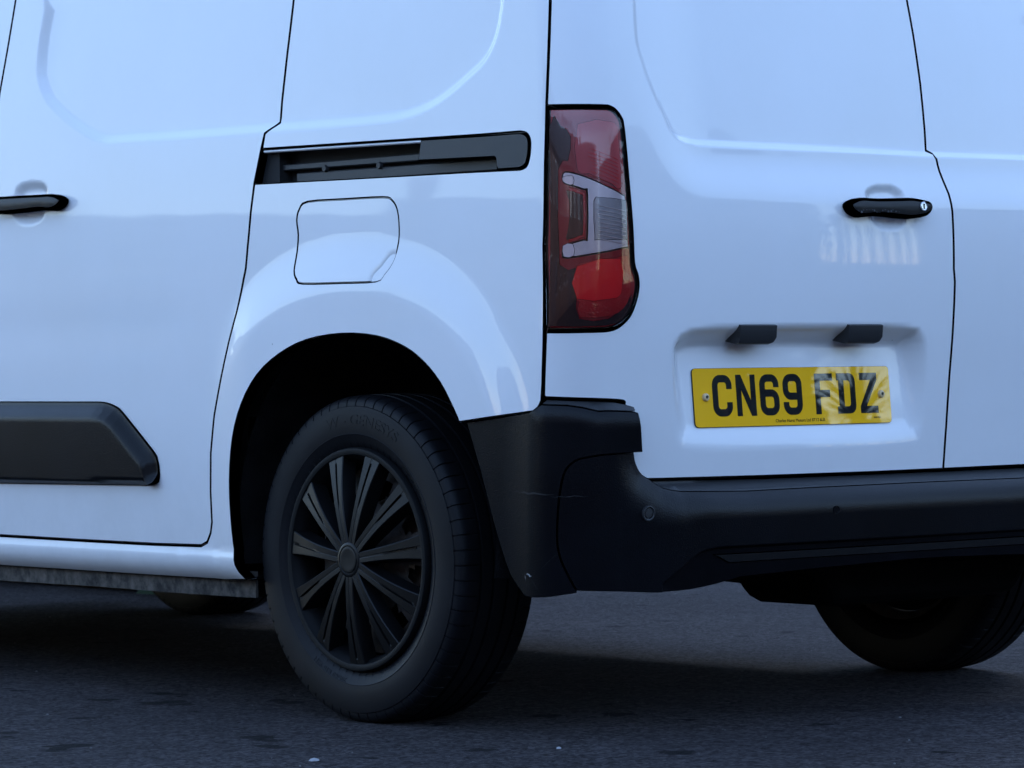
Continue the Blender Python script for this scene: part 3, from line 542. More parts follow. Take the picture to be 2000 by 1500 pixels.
sdoor = panel('sliding_door', sd_out, M['paint'], van, D_side, gap=.0007, r=.0028, depth=.02, h=.012, fine=[(1.66, 1.87, 1.0, 1.14, .0045)], near=near_s)
fd_out = np.vstack([fse, [[2.94, .337], [2.97, .5], [2.98, .9], [2.93, 1.15], [2.6, 1.4], [2.35, 1.55], [2.2, ZT]]])
fdoor = panel('front_door', fd_out, M['paint'], van, D_side, gap=.0007, r=.0028, depth=.02, h=.02)

# side moulding on the sliding door
mo = T['mould']; mo = np.vstack([[[1.90, .635]], mo[1:2], smooth_line(mo[1:11], 3)[1:], [[1.90, .451]]])
mt = mo[mo[:, 1] > .46][: ]; topl = np.vstack([[[1.93, .635]], T['mould'][1:8]]); botl = np.array([[1.93, .451], [1.292, .457]])
mould = panel('side_moulding', mo, M['plastic'], sdoor, lambda U, z: D_side(U, z)+.0035+.020*np.minimum(sstep(0, 1, np.clip(pdist(U, z, topl)/.040, 0, 1)), np.clip(pdist(U, z, botl)/.014, 0, 1)), r=.0025, depth=.014, h=.008)

# sliding door handle
def grip(name, outl, parent, cols, sink):
    def D(U, z): return D_side(U, z)*0+.030-.0*U
    return panel(name, smooth_line(outl, 3, True), M['plastic_s'], parent, lambda U, z: np.full_like(U, .024)+.003*sstep(0, .018, sdist(U, z, outl)), r=.007, depth=.014, h=.006, nr=6)
T['hs_out'] = np.array([(1.613, 1.070), (1.620, 1.076), (1.638, 1.082), (1.66, 1.085), (1.70, 1.0855), (1.78, 1.087), (1.86, 1.088), (1.95, 1.091), (1.985, 1.088), (1.992, 1.079), (1.975, 1.066), (1.92, 1.055), (1.86, 1.0495), (1.78, 1.050), (1.70, 1.0515), (1.66, 1.0485), (1.636, 1.052), (1.619, 1.060)])
T['hr_out'] = np.array([(-.647, 1.000), (-.651, 1.008), (-.663, 1.013), (-.682, 1.017), (-.73, 1.0165), (-.79, 1.0185), (-.83, 1.0195), (-.866, 1.0155), (-.880, 1.0125), (-.886, 1.003), (-.880, .992), (-.864, .984), (-.825, .979), (-.79, .980), (-.73, .983), (-.69, .980), (-.674, .981), (-.656, .988)])
hs = grip('door_handle', T['hs_out'], sdoor, None, 0)
for (u, z) in ((1.635, 1.066), (1.95, 1.078)): pass

# slider track behind the slot
track = ubox('slider_track', .09, .99, (1.055, 1.065), (1.142, 1.150), -.060, -.052, M['dark'], van)
ubox('guide_rail', T['t_bar1'][0, 0], T['t_bar1'][1, 0]-.25, (1.101, 1.098), (1.113, 1.114), -.052, -.028, M['plastic_g'], track)
ubox('guide_rail', T['t_bar2'][0, 0], T['t_bar2'][1, 0], (1.073, 1.070), (1.094, 1.092), -.052, -.030, M['plastic_g'], track)
ubox('roof_of_slot', .12, .95, (1.132, 1.146), (1.134, 1.148), -.052, -.004, M['plastic_g'], track)
ubox('floor_of_slot', .12, .97, (1.058, 1.068), (1.062, 1.072), -.052, -.004, M['plastic_g'], track)
ubox('end_block', .885, .985, (1.07, 1.07), (1.140, 1.145), -.052, -.020, M['dark'], track)
ubox('track_strip', .412, .914, (1.1295, 1.1365), (1.1345, 1.1415), -.012, -.0022, M['strip'], track)
panel('track_cover', np.vstack([T['t_cover'][:2], smooth_line(T['t_cover'][2:9], 3), T['t_cover'][9:10], smooth_line(T['t_cover'][10:13], 3), T['t_cover'][13:]]), M['plastic_g'], track, lambda U, z: np.full_like(U, -.0015), r=.002, depth=.012, h=.012)
for (u, z) in T['t_bolts']:
    P = base(np.array([u]), np.array([z]))[0]; lathe('track_bolt', [(.0, 0), (0, .006), (.003, .0075), (.008, .0075)], M['plastic_g'], track, 16, (P[0]+.024, P[1], P[2]))

# rear doors
lampo = T['lamp']; lamp_c = np.vstack([lampo[:2], smooth_line(lampo[2:16], 3), lampo[16:]])
csx = T['cseam'][:3][::-1]            # seam above the lamp, upwards
rd = np.vstack([[[.042, 1.52], [.034, 1.42]], T['cseam'][:3], lamp_c, T['doorl'][:2], smooth_line(T['doorl'][2:5], 3), [[-.100, .600], [-.108, .56], [-.118, .52], [-.135, .497], [-.165, .4865], [-.20, .486]], T['doorb'][4:6], [[-.966, .484]], T['split'][::-1][1:], [[-.937, 1.55], [-.94, ZT]], [[.05, ZT]]])
rdoor = panel('rear_door', rd, M['paint'], van, D_rear, gap=.0005, r=.0026, depth=.022, h=.012, fine=[(-.93, -.19, .515, .79, .008), (-.86, -.69, .94, 1.07, .0045)], near=near_r)
half = np.vstack([[[.05, ZT], [.034, 1.42]], T['cseam'][:3], lamp_c, T['doorl'][:2], smooth_line(T['doorl'][2:5], 3), [[-.100, .600], [-.108, .56], [-.118, .52], [-.135, .497], [-.165, .4865], [-.20, .486]]])
hm = half.copy(); hm[:, 0] = UMIR(hm[:, 0])
rd2 = np.vstack([hm, [[-.966, .484]], T['split'][::-1][1:], [[-.937, 1.55], [-.94, ZT]]])
rdoor2 = panel('rear_door', rd2, M['paint'], van, D_rear_sym, gap=.0006, r=.0026, depth=.022, h=.014, near=near_r)
ubox('door_flange', -.985, -.950, (.49, .49), (1.62, 1.62), -.030, -.0075, M['paint'], van, 2) if False else None
panel('door_flange', np.vstack([T['split'][::-1][1:]+[[.012, 0]], [[-.925, 1.6], [-.951, 1.6]], T['split'][:-1]-[[.012, 0]]]), M['paint'], van, lambda U, z: D_rear_sym(U, z)-.0036, r=.001, depth=.002, h=.02)
fr_, _ = inset((lambda p: p if area(p) > 0 else p[::-1])(resample(flap, .01)), -.008)
panel('flap_frame', fr_, M['paint'], qp, lambda U, z: D_side(U, z)-.0030, r=.001, depth=.002, h=.02)
# rubber seal seen in the gap between the doors and along their bottom edge
ubox('door_seal', -1.62, -.12, (.482, .482), (.50, .50), -.06, -.012, M['dark'], van, 40)

# rear door handle with lock
hr = panel('door_handle', smooth_line(T['hr_out'], 3, True), M['plastic_s'], rdoor, lambda U, z: np.full_like(U, .023)+.003*sstep(0, .018, sdist(U, z, T['hr_out'])), r=.007, depth=.014, h=.005, nr=6)
lk = T['hr_lock'][0]
def on(u, z, d):
    a = np.array([float(u)]); b = np.array([float(z)]); P = (base(a, b)+normal(base, a, b)*d)[0]; N = normal(base, a, b)[0]
    return Vector(P), Vector(N)
def disc(name, P, N, prof, m, parent, n=24, sx=1., sy=1.):
    """turned button standing on point P, axis N; prof = (radius, height)"""
    q = N.to_track_quat('Z', 'Y'); V = []; Fc = []; k = len(prof)
    for i in range(n):
        a = 2*math.pi*i/n
        for (r, hh) in prof: V.append(P+q@Vector((r*sx*math.cos(a), r*sy*math.sin(a), hh)))
    for i in range(n):
        for j in range(k-1): Fc.append((i*k+j, ((i+1) % n)*k+j, ((i+1) % n)*k+j+1, i*k+j+1))
    Fc.append(tuple(i*k+k-1 for i in range(n)))
    o = mesh_obj(name, V, Fc, m, parent, smooth=True); fix_normals(o); o.data.set_sharp_from_angle(angle=math.radians(40)); return o
P, N = on(lk[0]+.003, lk[1], .0262)
disc('lock_barrel', P, N, [(.009, 0), (.009, .002), (.0078, .003), (.007, .0022), (.002, .0022)], M['lock'], rdoor, 28)
q = N.to_track_quat('Z', 'Y'); 
box('lock_slot', P+N*.0024+Vector((-.0012, -.001, -.005)), P+N*.0024+Vector((.0012, .001, .005)), M['dark'], rdoor, 0)
# scuffed paint flecks along the handle's lower edge
for i in range(16):
    u = -.665-.0075*i-rng.random()*.004; P, N = on(u, .988+rng.random()*.006, .0262); s = .0008+rng.random()*.0014
    disc('paint_fleck', P, N, [(s, 0), (s*.6, .0003)], M['fleck'], rdoor, 5, 1.2, .6+rng.random())

# ------------------------------------------------------------------ number plate
ex = Vector((math.cos(.0286), -math.sin(.0286), 0)).normalized(); ez = Vector((0, math.sin(.088), math.cos(.088))); nz = ex.cross(ez).normalized(); ez = nz.cross(ex)
PM = Matrix(((ex.x, ez.x, nz.x, -.3415), (ex.y, ez.y, nz.y, .0596), (ex.z, ez.z, nz.z, .6359), (0, 0, 0, 1)))
def rounded(pts, rad, n=6):
    out = []; N = len(pts); pts = [np.array(p, float) for p in pts]
    rad = rad if hasattr(rad, '__len__') else [rad]*N
    for i in range(N):
        p, a, b = pts[i], pts[i-1], pts[(i+1) % N]; r = rad[i]
        if r <= 0: out.append(p); continue
        u = (a-p)/np.linalg.norm(a-p); v = (b-p)/np.linalg.norm(b-p)
        for t in np.linspace(0, 1, n+1):
            A_ = p+u*r; B_ = p+v*r; out.append((1-t)**2*A_+2*t*(1-t)*(p*.93+.07*(A_+B_)/2)+t*t*B_)
    return np.array(out)
def flat(name, outer, holes, m, parent, z0, z1, scale=.001):
    """flat cut-out with real thickness in the parent's XY plane"""
    if area(outer) < 0: outer = outer[::-1]
    hs_ = [h if area(h) < 0 else h[::-1] for h in holes]
    vo, f, ov = tri2d(outer, hs_, np.zeros((0, 2)))
    V = [(x*scale, y*scale, z1) for x, y in vo]; Fc = []
    for t in f:
        a, b, c = vo[t]; cr = (b[0]-a[0])*(c[1]-a[1])-(b[1]-a[1])*(c[0]-a[0]); Fc.append(tuple(t) if cr > 0 else tuple(t[::-1]))
    for lp in [outer]+hs_:
        k = len(V); n = len(lp)
        V += [(x*scale, y*scale, z1) for x, y in lp]+[(x*scale, y*scale, z0) for x, y in lp]
        for i in range(n): j = (i+1) % n; Fc.append((k+i, k+n+i, k+n+j, k+j))
    return mesh_obj(name, V, Fc, m, parent)
def stroke(path, rads, wd=7):
    """open path with rounded bends -> outline"""
    pts = []
    for i, p in enumerate(path):
        p = np.array(p, float)
        if i in (0, len(path)-1) or rads[i] == 0: pts.append(p); continue
        a = np.array(path[i-1], float); b = np.array(path[i+1], float); u = (a-p)/np.linalg.norm(a-p); v = (b-p)/np.linalg.norm(b-p); r = rads[i]
        for t in np.linspace(0, math.pi/2, 8): pts.append(p+u*r*(1-math.sin(t))+v*r*(1-math.cos(t)))
    pts = np.array(pts); d = np.gradient(pts, axis=0); d /= np.linalg.norm(d, axis=1, keepdims=True); nn = np.stack([-d[:, 1], d[:, 0]], -1)
    return np.vstack([pts+nn*wd, (pts-nn*wd)[::-1]])
six = stroke([(43, 54), (43, 72), (7, 72), (7, 7), (43, 7), (43, 43), (13.8, 43)], [0, 13, 13, 13, 13, 13, 0])
GL = {
 'C': (stroke([(43, 52), (43, 72), (7, 72), (7, 7), (43, 7), (43, 27)], [0, 13, 13, 13, 13, 0]), []),
 'N': (np.array([(0, 0), (13, 0), (13, 50), (37, 0), (50, 0), (50, 79), (37, 79), (37, 29), (13, 79), (0, 79)], float), []),
 '6': (six, []), '9': (np.array([50, 79])-six, []),
 'F': (np.array([(2, 0), (16, 0), (16, 33), (42, 33), (42, 47), (16, 47), (16, 65), (50, 65), (50, 79), (2, 79)], float), []),
 'D': (rounded([(0, 0), (50, 0), (50, 79), (0, 79), (0, 65), (5, 65), (5, 14), (0, 14)], [0, 17, 17, 0, 0, 0, 0, 0]), [rounded([(19, 14), (36, 14), (36, 65), (19, 65)], [0, 7, 7, 0])]),
 'Z': (np.array([(1, 0), (49, 0), (49, 14), (18, 14), (49, 65), (49, 79), (2, 79), (2, 65), (31.5, 65), (1, 14)], float), []),
}
plate = flat('number_plate', rounded([(-260, -55.5), (260, -55.5), (260, 55.5), (-260, 55.5)], 9), [], M['yellow'], van, -.0035, 0); plate.matrix_world = PM
plate['label'] = 'yellow rear number plate reading CN69 FDZ'
flat('plate_border', rounded([(-260.6, -56.1), (260.6, -56.1), (260.6, 56.1), (-260.6, 56.1)], 9), [], M['ink'], plate, -.0037, -.0006)
x = -212
for ch in 'CN69 FDZ':
    if ch == ' ': x += 22; continue
    o_, h_ = GL[ch]; off = np.array([x, -36.0])
    flat('plate_character', o_+off, [h+off for h in h_], M['ink'], plate, 0, .0005); x += 61
def text_mesh(name, s, size, m, parent, loc, ext=.0002, align='CENTER'):
    c = bpy.data.curves.new(name, 'FONT'); c.body = s; c.size = size; c.align_x = align; c.extrude = ext
    t = bpy.data.objects.new(name, c); COL.objects.link(t); dg = bpy.context.evaluated_depsgraph_get()
    me = bpy.data.meshes.new_from_object(t.evaluated_get(dg)); bpy.data.objects.remove(t, do_unlink=True); me.name = name
    o = link(name, me, None, parent); me.materials.clear(); me.materials.append(m); o.location = loc; return o
text_mesh('dealer_text', 'Charles Hurst Motors Ltd BT12 6LR', .0088, M['ink'], plate, (.012, -.0495, .0002))
text_mesh('maker_text', 'BSAU145D', .004, M['ink'], plate, (.220, -.046, .0002))
for xx in (-.231, .234):
    disc('rivet', Vector((xx, .001, 0)), Vector((0, 0, 1)), [(.0078, 0), (.0078, .0025), (.0065, .005), (.0035, .006), (.003, .0045)], M['rivet'], plate, 20)
    disc('rivet_eye', Vector((xx+.0005, .001, .0046)), Vector((0, 0, 1)), [(.003, 0), (.002, .0006)], M['dark'], plate, 12)

# plate lamps: wedge housings hanging under the recess lip, front face leaning back
for (ua, ub) in ((-.377, -.471), (-.665, -.759)):
    prof = [(-.012, .771), (.000, .7735), (.0055, .7715), (.0050, .744), (.0015, .7375), (-.006, .7350), (-.046, .7385)]
    rows = [(ua, 1, .97), (ua-.003, 1, 1), (ub+.012, 1, 1), (ub+.004, 1, .93), (ub, 1, .80)]
    V = []; Fc = []
    for (uu, a_, b_) in rows:
        for (d, z) in prof: V.append(on(uu, .772-(.772-z)*b_, d)[0])
    k = len(prof)
    for r_ in range(len(rows)-1):
        for j_ in range(k): Fc.append((r_*k+j_, r_*k+(j_+1) % k, (r_+1)*k+(j_+1) % k, (r_+1)*k+j_))
    Fc += [tuple(range(k)), tuple(range((len(rows)-1)*k, len(rows)*k))]
    fix_normals(mesh_obj('plate_lamp', V, Fc, M['plastic_g'], van, smooth=True, sharp=35))

# ------------------------------------------------------------------ tail lamp
lo_in = lamp_c
full = np.vstack([lamp_c, [[.057, .765]], [[.062, .92], [.056, 1.077]]]) if False else np.vstack([lamp_c, T['cseam'][[4, 3]]+[[-.001, 0]]])
lamp = panel('tail_lamp', full, M['plastic_s'], van, lambda U, z: np.full_like(U, -.004), gap=.003, r=.002, depth=.03, h=.012)
lensp, _ = inset((lambda p: p if area(p) > 0 else p[::-1])(resample(full, .012)), .0065)
panel('lamp_base', lensp, M['deep'], lamp, lambda U, z: np.full_like(U, -.0025), r=.001, depth=.004, h=.012)
def zone(nm, key, m, d, parent=lamp, h=.008, r=.0006, n=2):
    return panel(nm, smooth_line(T[key] if isinstance(key, str) else np.array(key), n, True), m, parent, lambda U, z: np.full_like(U, d), r=r, depth=.0015, h=h)
zone('dark_band', [(.054, 1.135), (.054, .785), (.050, .772), (-.055, .772), (-.090, .783), (-.106, .803), (-.112, .83), (-.096, .81), (-.06, .785), (-.005, .785), (.002, .83), (.001, .88), (.035, .885), (.037, 1.06), (.018, 1.075), (.012, 1.12), (.03, 1.14)], M['smoke'], -.0018)  # black LED area plus the lens's dark reflection, both put into the colour
zone('upper_reflector', 'z_up', M['pink'], -.0017)
zone('inner_reflector', 'z_edge', M['red'], -.0014)
ez_ = T['z_edge'].copy(); ez_[:, 0] += .004; ez_[:, 1] = .972+(ez_[:, 1]-.972)*.90; zone('inner_mask', ez_, M['smoke'], -.0006)
zone('clear_bracket', 'z_clear', M['silver'], .0008, r=.003)
zone('reverse_bowl', 'z_inner', M['bulb'], .0016, r=.001)
zone('fog_reflector', 'z_low', M['red'], -.0012)
zone('fog_lens', 'z_low_in', M['red2'], -.0002)
zone('lamp_end', 'z_chip1', M['chip'], .0018, r=.0008); zone('lamp_end', 'z_chip2', M['chip'], .0018, r=.0008)
rim = T['z_edge'][:6]
for a_, b_ in zip(rim[:-1], rim[1:]): pass
zi = T['z_inner']; 
for i in range(9):        # ribs moulded into the reverse lens
    t = (i+.5)/9; za = .995-.068*t; u0, u1 = -.034, -.090
    ubox('lens_rib', u1, u0, (za-.010, za), (za-.0090, za+.0010), .0022, .0034, M['chip'], lamp, 6, .0004)
for i in range(10):
    t = (i+.5)/10; za = 1.100-.070*t
    ubox('lens_rib', -.078, -.022+.004*math.sin(i), (za-.020, za), (za-.0194, za+.0006), -.0012, -.0004, M['red2'], lamp, 6, .0002)
panel('lens', lensp, M['lens'], lamp, lambda U, z: .0085+.004*sstep(0, .05, sdist(U, z, lensp)), r=.004, depth=.008, h=.010, nr=4)

# ------------------------------------------------------------------ bumper
def Bq(U): V = np.where(U < UC, UMIR(U), U); return .004+.014*sstep(.16, .0, V)+.032*sstep(.02, -.22, V)
bm_t = np.vstack([smooth_line(T['bm_top'][:6], 3), T['bm_top'][6:8], [[UC, .4645]]])
bm_c = np.vstack([T['bm_crease'][:1], smooth_line(T['bm_crease'][:5], 3)[1:], [[UC-.3, .3625]]])
low_poly = np.vstack([bm_c, [[UC-.3, .1], [-.16, .1]]])
def D_bm(U, z):
    V = np.where(U < UC, UMIR(U), U)
    dt = pdist(V, z, bm_t); wd = .048+.03*sstep(-.30, -.12, V)
    d = Bq(U)-.026*np.clip(1-dt/wd, 0, 1)**2*sstep(.0, -.10, V)
    s = np.clip(sdist(V, z, low_poly), 0, 1)
    d -= .009*sstep(0, .006, s)+.16*s
    return d
bl = np.vstack([bm_t[::-1], T['bc_seam'][:1], smooth_line(T['bc_seam'][1:], 2), smooth_line(T['bm_bot'][1:5], 3), T['bm_bot'][5:7]])
br = bl.copy(); br[:, 0] = UMIR(br[:, 0]); bumper_o = np.vstack([bl, br[::-1][:-1]])
bumper = panel('bumper', bumper_o, M['plastic'], van, D_bm, gap=.0003, r=.0015, depth=.085, h=.010, near=(lambda U, z: (lambda V: np.abs(sdist(V, z, low_poly)-.002) < .010)(np.where(U < UC, UMIR(U), U)), .003))
# sloping step plate between the doors and the bumper, and the matching lip over the corner
stp = np.vstack([[[-.150, .4830]], [[-.45, .4792], [UC, .4792]], [[UC, .4590]], T['bm_top'][[7, 6, 5, 4]]-[[0, .0045]]]); st2 = stp.copy(); st2[:, 0] = UMIR(st2[:, 0])
stp = np.vstack([stp[:2], [[UMIR(-.45), .4792]], st2[:1], st2[::-1][:4], stp[4:]])
panel('step_plate', stp, M['plastic_g'], bumper, lambda U, z: np.minimum(-.012+.037*np.clip((.4800-z)/.0150, 0, 1.3), Bq(U)-.0255), r=.001, depth=.02, h=.008)
lip = np.vstack([T['bc_top'][2:]+[[0, .0005]], [[-.116, .6185], [-.116, .6235], [-.10, .628], [-.08, .6315], [.052, .6375]]])
panel('corner_lip', lip, M['plastic_g'], bumper, lambda U, z: Bq(U)-.010-1.5*pdist(U, z, T['bc_top'][2:]), r=.0008, depth=.02, h=.006)
strip = np.vstack([T['bm_strip_t'][:2], [[UMIR(-.298), .347], [UMIR(-.342), .329]], T['bm_strip_b'][::-1][1:3]])
panel('trim_strip', strip, M['plastic_s'], bumper, lambda U, z: D_bm(U, z)+.0028, r=.0016, depth=.01, h=.012)
bco = np.vstack([T['bc_top'], T['bc_right'], T['bc_seam'][:1], smooth_line(T['bc_seam'][1:], 2), smooth_line(T['bc_bot'], 2)])
top_l = T['bc_top'][2:]
def D_bc(U, z): return Bq(U)-.010*np.clip(1-pdist(U, z, top_l)/.03, 0, 1)**2
bcorner = panel('bumper_corner', bco, M['plastic'], bumper, D_bc, gap=.0003, r=.0015, depth=.06, h=.011)
for (u, z), kind in zip(T['sensor'], (0, 1)):
    P, N = on(u, z, float(D_bm(np.array([u]), np.array([z]))[0]))
    if kind == 0:
        disc('parking_sensor', P-N*.002, N, [(.0145, 0), (.0145, .0045), (.0125, .005), (.0105, .003), (.0085, .003), (.0080, .0042), (.002, .0045)], M['plastic_g'], bumper, 28)
    else: disc('tow_eye_mark', P-N*.001, N, [(.0085, 0), (.0085, .0022), (.007, .0022), (.0065, .0014), (.001, .0014)], M['plastic'], bumper, 24)
# scrapes on the corner
def scrape(u, z, L, wdt, m, ang=0, n=7):
    V = []; Fc = []
    for i in range(n):
        t = i/(n-1); a = u+(t-.5)*L*math.cos(ang); b = z+(t-.5)*L*math.sin(ang)+rng.normal()*wdt*.35; ww = wdt*(.25+rng.random())*math.sin(math.pi*min(max(t, .05), .95))
        for s in (-1, 1):
            bb = b+s*ww*.5; d = float(D_bc(np.array([a]), np.array([bb]))[0]) if a > 0.018 else float(D_bm(np.array([a]), np.array([bb]))[0])
            p, _ = on(a, bb, d+.0009); V.append(p)
    for i in range(n-1): Fc.append((2*i, 2*i+1, 2*i+3, 2*i+2))
    return fix_normals(mesh_obj('scrape', V, Fc, m, bumper))
scrape(.0745, .3135, .016, .005, M['scuff'], .25, 9); scrape(.085, .3105, .010, .006, M['scuff'], 1.3, 5)
scrape(.075, .467, .10, .003, M['graze'], .02, 9); scrape(.0, .462, .06, .0022, M['graze'], -.03, 9); scrape(.062, .3, .03, .0018, M['graze'], .9, 6); scrape(.03, .345, .05, .0015, M['graze'], -.8, 7)

# ------------------------------------------------------------------ wheels
R = .326
def make_wheel():
    WC = Vector((-.784, .741, .3225))
    # steel wheel (the part itself): disc with windows and barrel
    V = []; Fc = []; n = 96; rings = [(-.062, .028), (-.060, .050), (-.048, .085), (-.050, .108), (-.056, .132), (-.052, .160), (-.040, .178), (-.03, .190), (.06, .188), (.085, .205)]
    for i in range(n):
        a = 2*math.pi*i/n
        for (x, r) in rings: V.append((x, r*math.cos(a), r*math.sin(a)))
    k = len(rings)
    for i in range(n):
        for j in range(k-1):
            if j == 4 and (i % 12) in (1, 2, 3, 4, 5): continue
            if j == 3 and (i % 12) in (2, 3, 4): continue
            Fc.append((i*k+j, i*k+j+1, ((i+1) % n)*k+j+1, ((i+1) % n)*k+j))
    wh = mesh_obj('wheel', V, Fc, M['steel'], van, smooth=True, sharp=50); wh.location = WC
    # tyre
    half = [(0, .3262), (.0135, .3261), (.014, .3195), (.0215, .3195), (.022, .3259), (.045, .3253), (.0455, .3190), (.053, .3190), (.0535, .3249), (.066, .3243), (.078, .3230), (.086, .3205), (.0925, .3155), (.0955, .3085), (.0965, .3030), (.0985, .3020), (.1000, .2950), (.1002, .2940), (.1018, .2825), (.1025, .2700), (.1022, .2580), (.1010, .2490), (.1018, .2480), (.1008, .2460), (.0985, .2400), (.0950, .2320), (.0905, .2250), (.0870, .2210), (.084, .2190), (.080, .2170)]
    prof = [(x, r) for x, r in half[::-1]]+[(-x, r) for x, r in half[1:]]
    fr = [0, .035, .085, .12, .45, .75]; pit = 68; V = []; Fc = []; k = len(prof); segs = []
    for p in range(pit):
        wob = .12*math.sin(p*2.1)
        for q_, t in enumerate(fr): segs.append(((p+t*(1+wob*0))/pit, q_ in (1, 2)))
    for t, cut in segs:
        a = 2*math.pi*t
        for (x, r) in prof:
            rr, xx = r, x
            if cut and .060 < abs(x) < .0970: rr -= .0032; xx = x*(1-.012)
            y, z = rr*math.cos(a), rr*math.sin(a)
            fl = -.3218
            if z < fl:
                xx *= 1+.35*(fl-z)/.01*.05*10*.2; z = fl+(z-fl)*.03
            V.append((xx, y, z))
    m_ = len(segs)
    for i in range(m_):
        for j in range(k-1): Fc.append((i*k+j, i*k+j+1, ((i+1) % m_)*k+j+1, ((i+1) % m_)*k+j))
    ty = mesh_obj('tyre', V, Fc, M['rubber'], wh, smooth=True); fix_normals(ty); ty.data.set_sharp_from_angle(angle=math.radians(38))
    # raised sidewall lettering
    hr_ = np.array([r for x, r in half[14:]])[::-1]; hx = np.array([x for x, r in half[14:]])[::-1]
    def letters(s, size, a0, rm, nm, ext=.0006):
        t = text_mesh(nm, s, size, M['rubber'], wh, (0, 0, 0), ext, 'LEFT')
        for v in t.data.vertices:
            r = rm+v.co.y; a = math.radians(a0)-v.co.x*1.25/rm; x = -float(np.interp(r, hr_, hx))-.0002-max(v.co.z, -.0004)
            v.co = (x, -r*math.cos(a), r*math.sin(a))
        return t
    letters('W - GENESYS', .030, 108, .266, 'sidewall_lettering')
    letters('205/60 R16 92H', .013, 262, .238, 'size_lettering', .0006)
    letters('TUBELESS RADIAL', .009, 52, .234, 'type_lettering', .0005)
    # trim ring
    lathe('trim_ring', [(-.086, .2215), (-.096, .2215), (-.1015, .2190), (-.1030, .2140), (-.1010, .2075), (-.093, .2035), (-.088, .1985), (-.070, .1925), (-.050, .1910)], M['ring'], wh, 128, (0, 0, 0))
    # spoke
    ns = 18; V = []; Fc = []
    rs = list(np.linspace(.034, .2075, ns)); 
    for i, r in enumerate(rs):
        t = (r-.034)/(.2075-.034); wt = .0100+.003*t+.0105*t**2.6; x0 = -.1175+.0185*t**1.3-.004*math.sin(math.pi*t)
        g_ = .0022+.0045*math.sin(math.pi*min(1, t*1.02))+.002*t; dep = .026+.006*t
        s_ = 0.
        if .45 < t < .93: s_ = min(1, (t-.45)/.06, (.93-t)/.03)
        sw = .0008+.0017*t; sdp = .0008+.0052*s_
        sec = [(-wt-g_, x0+dep), (-wt-g_*.55, x0+dep*.42), (-wt-.0012, x0+.0016), (-wt+.0006, x0), (-sw-.0008, x0+.0003), (-sw, x0+sdp), (sw, x0+sdp), (sw+.0008, x0+.0003), (wt-.0006, x0), (wt+.0012, x0+.0016), (wt+g_*.55, x0+dep*.42), (wt+g_, x0+dep)]
        for (y, x) in sec: V.append((x, y, r))
    k = 12
    for i in range(ns-1):
        for j in range(k-1): Fc.append((i*k+j, i*k+j+1, (i+1)*k+j+1, (i+1)*k+j))
    Fc += [tuple(range(k)), tuple(range((ns-1)*k, ns*k))]
    sp = mesh_obj('spoke', V, Fc, M['trim'], wh, smooth=True); fix_normals(sp); sp.data.set_sharp_from_angle(angle=math.radians(28))
    for i in range(11):
        o = sp if i == 0 else sp.copy()
        if i: COL.objects.link(o)
        # angle measured in the wheel plane as seen from the left: image-right = towards the rear (-Y)
        a = math.radians(-89.5+i*360/11); o.rotation_euler = (math.pi/2-a if False else -(math.pi/2-a)+0, 0, 0)
        o.rotation_euler = ((math.pi/2-a), 0, 0)
    lathe('hub_cap', [(-.090, .046), (-.106, .040), (-.1160, .036), (-.1180, .033), (-.1184, .029), (-.1172, .0280), (-.1172, .0262), (-.1186, .0255), (-.1192, .023), (-.1186, .018), (-.1188, .0002)], M['trim'], wh, 64)
    lathe('backing_plate', [(.052, .0), (.052, .185), (.056, .186), (.056, .0)], M['under'], wh, 48)
    lathe('brake_drum', [(-.018, .0), (-.020, .09), (-.018, .112), (-.005, .118), (.045, .118), (.05, .10)], M['rust'], wh, 64)
    return wh
wheel = make_wheel(); wheel['label'] = 'rear left wheel with black eleven-spoke trim'
w2 = copy_tree(wheel, van); w2.location = (.757, .741, .3225); w2.rotation_euler = (0, 0, math.pi); w2['label'] = 'rear right wheel in shadow under the bumper'
w3 = copy_tree(wheel, van); w3.location = (-.784, 3.526, .3225); w3['label'] = 'front left wheel'
w4 = copy_tree(wheel, van); w4.location = (.784, 3.526, .3225); w4.rotation_euler = (0, 0, math.pi); w4['label'] = 'front right wheel'

# ------------------------------------------------------------------ what is under and behind the skin
def arch_liner(yc, sgn):
    V = []; Fc = []; n = 40; xs = [-.894, -.86, -.80, -.62, -.585]; rr = [.406, .413, .413, .412, .36]
    for i in range(n+1):
        a = math.radians(-12+204*i/n)
        for x, r in zip(xs, rr): V.append((sgn*x, yc+r*math.cos(a)*1.0, .385+r*math.sin(a)*.985))
    for i in range(n):
        for j in range(4): Fc.append((i*5+j, i*5+j+1, (i+1)*5+j+1, (i+1)*5+j))
    c = len(V); V.append((sgn*-.585, yc, .30))
    for i in range(n): Fc.append((i*5+4, c, (i+1)*5+4))
    return mesh_obj('wheel_arch_liner', V, Fc, M['liner'], van, smooth=True)
for yc in (.706, 3.526):
    for s in (1, -1): arch_liner(yc, s)
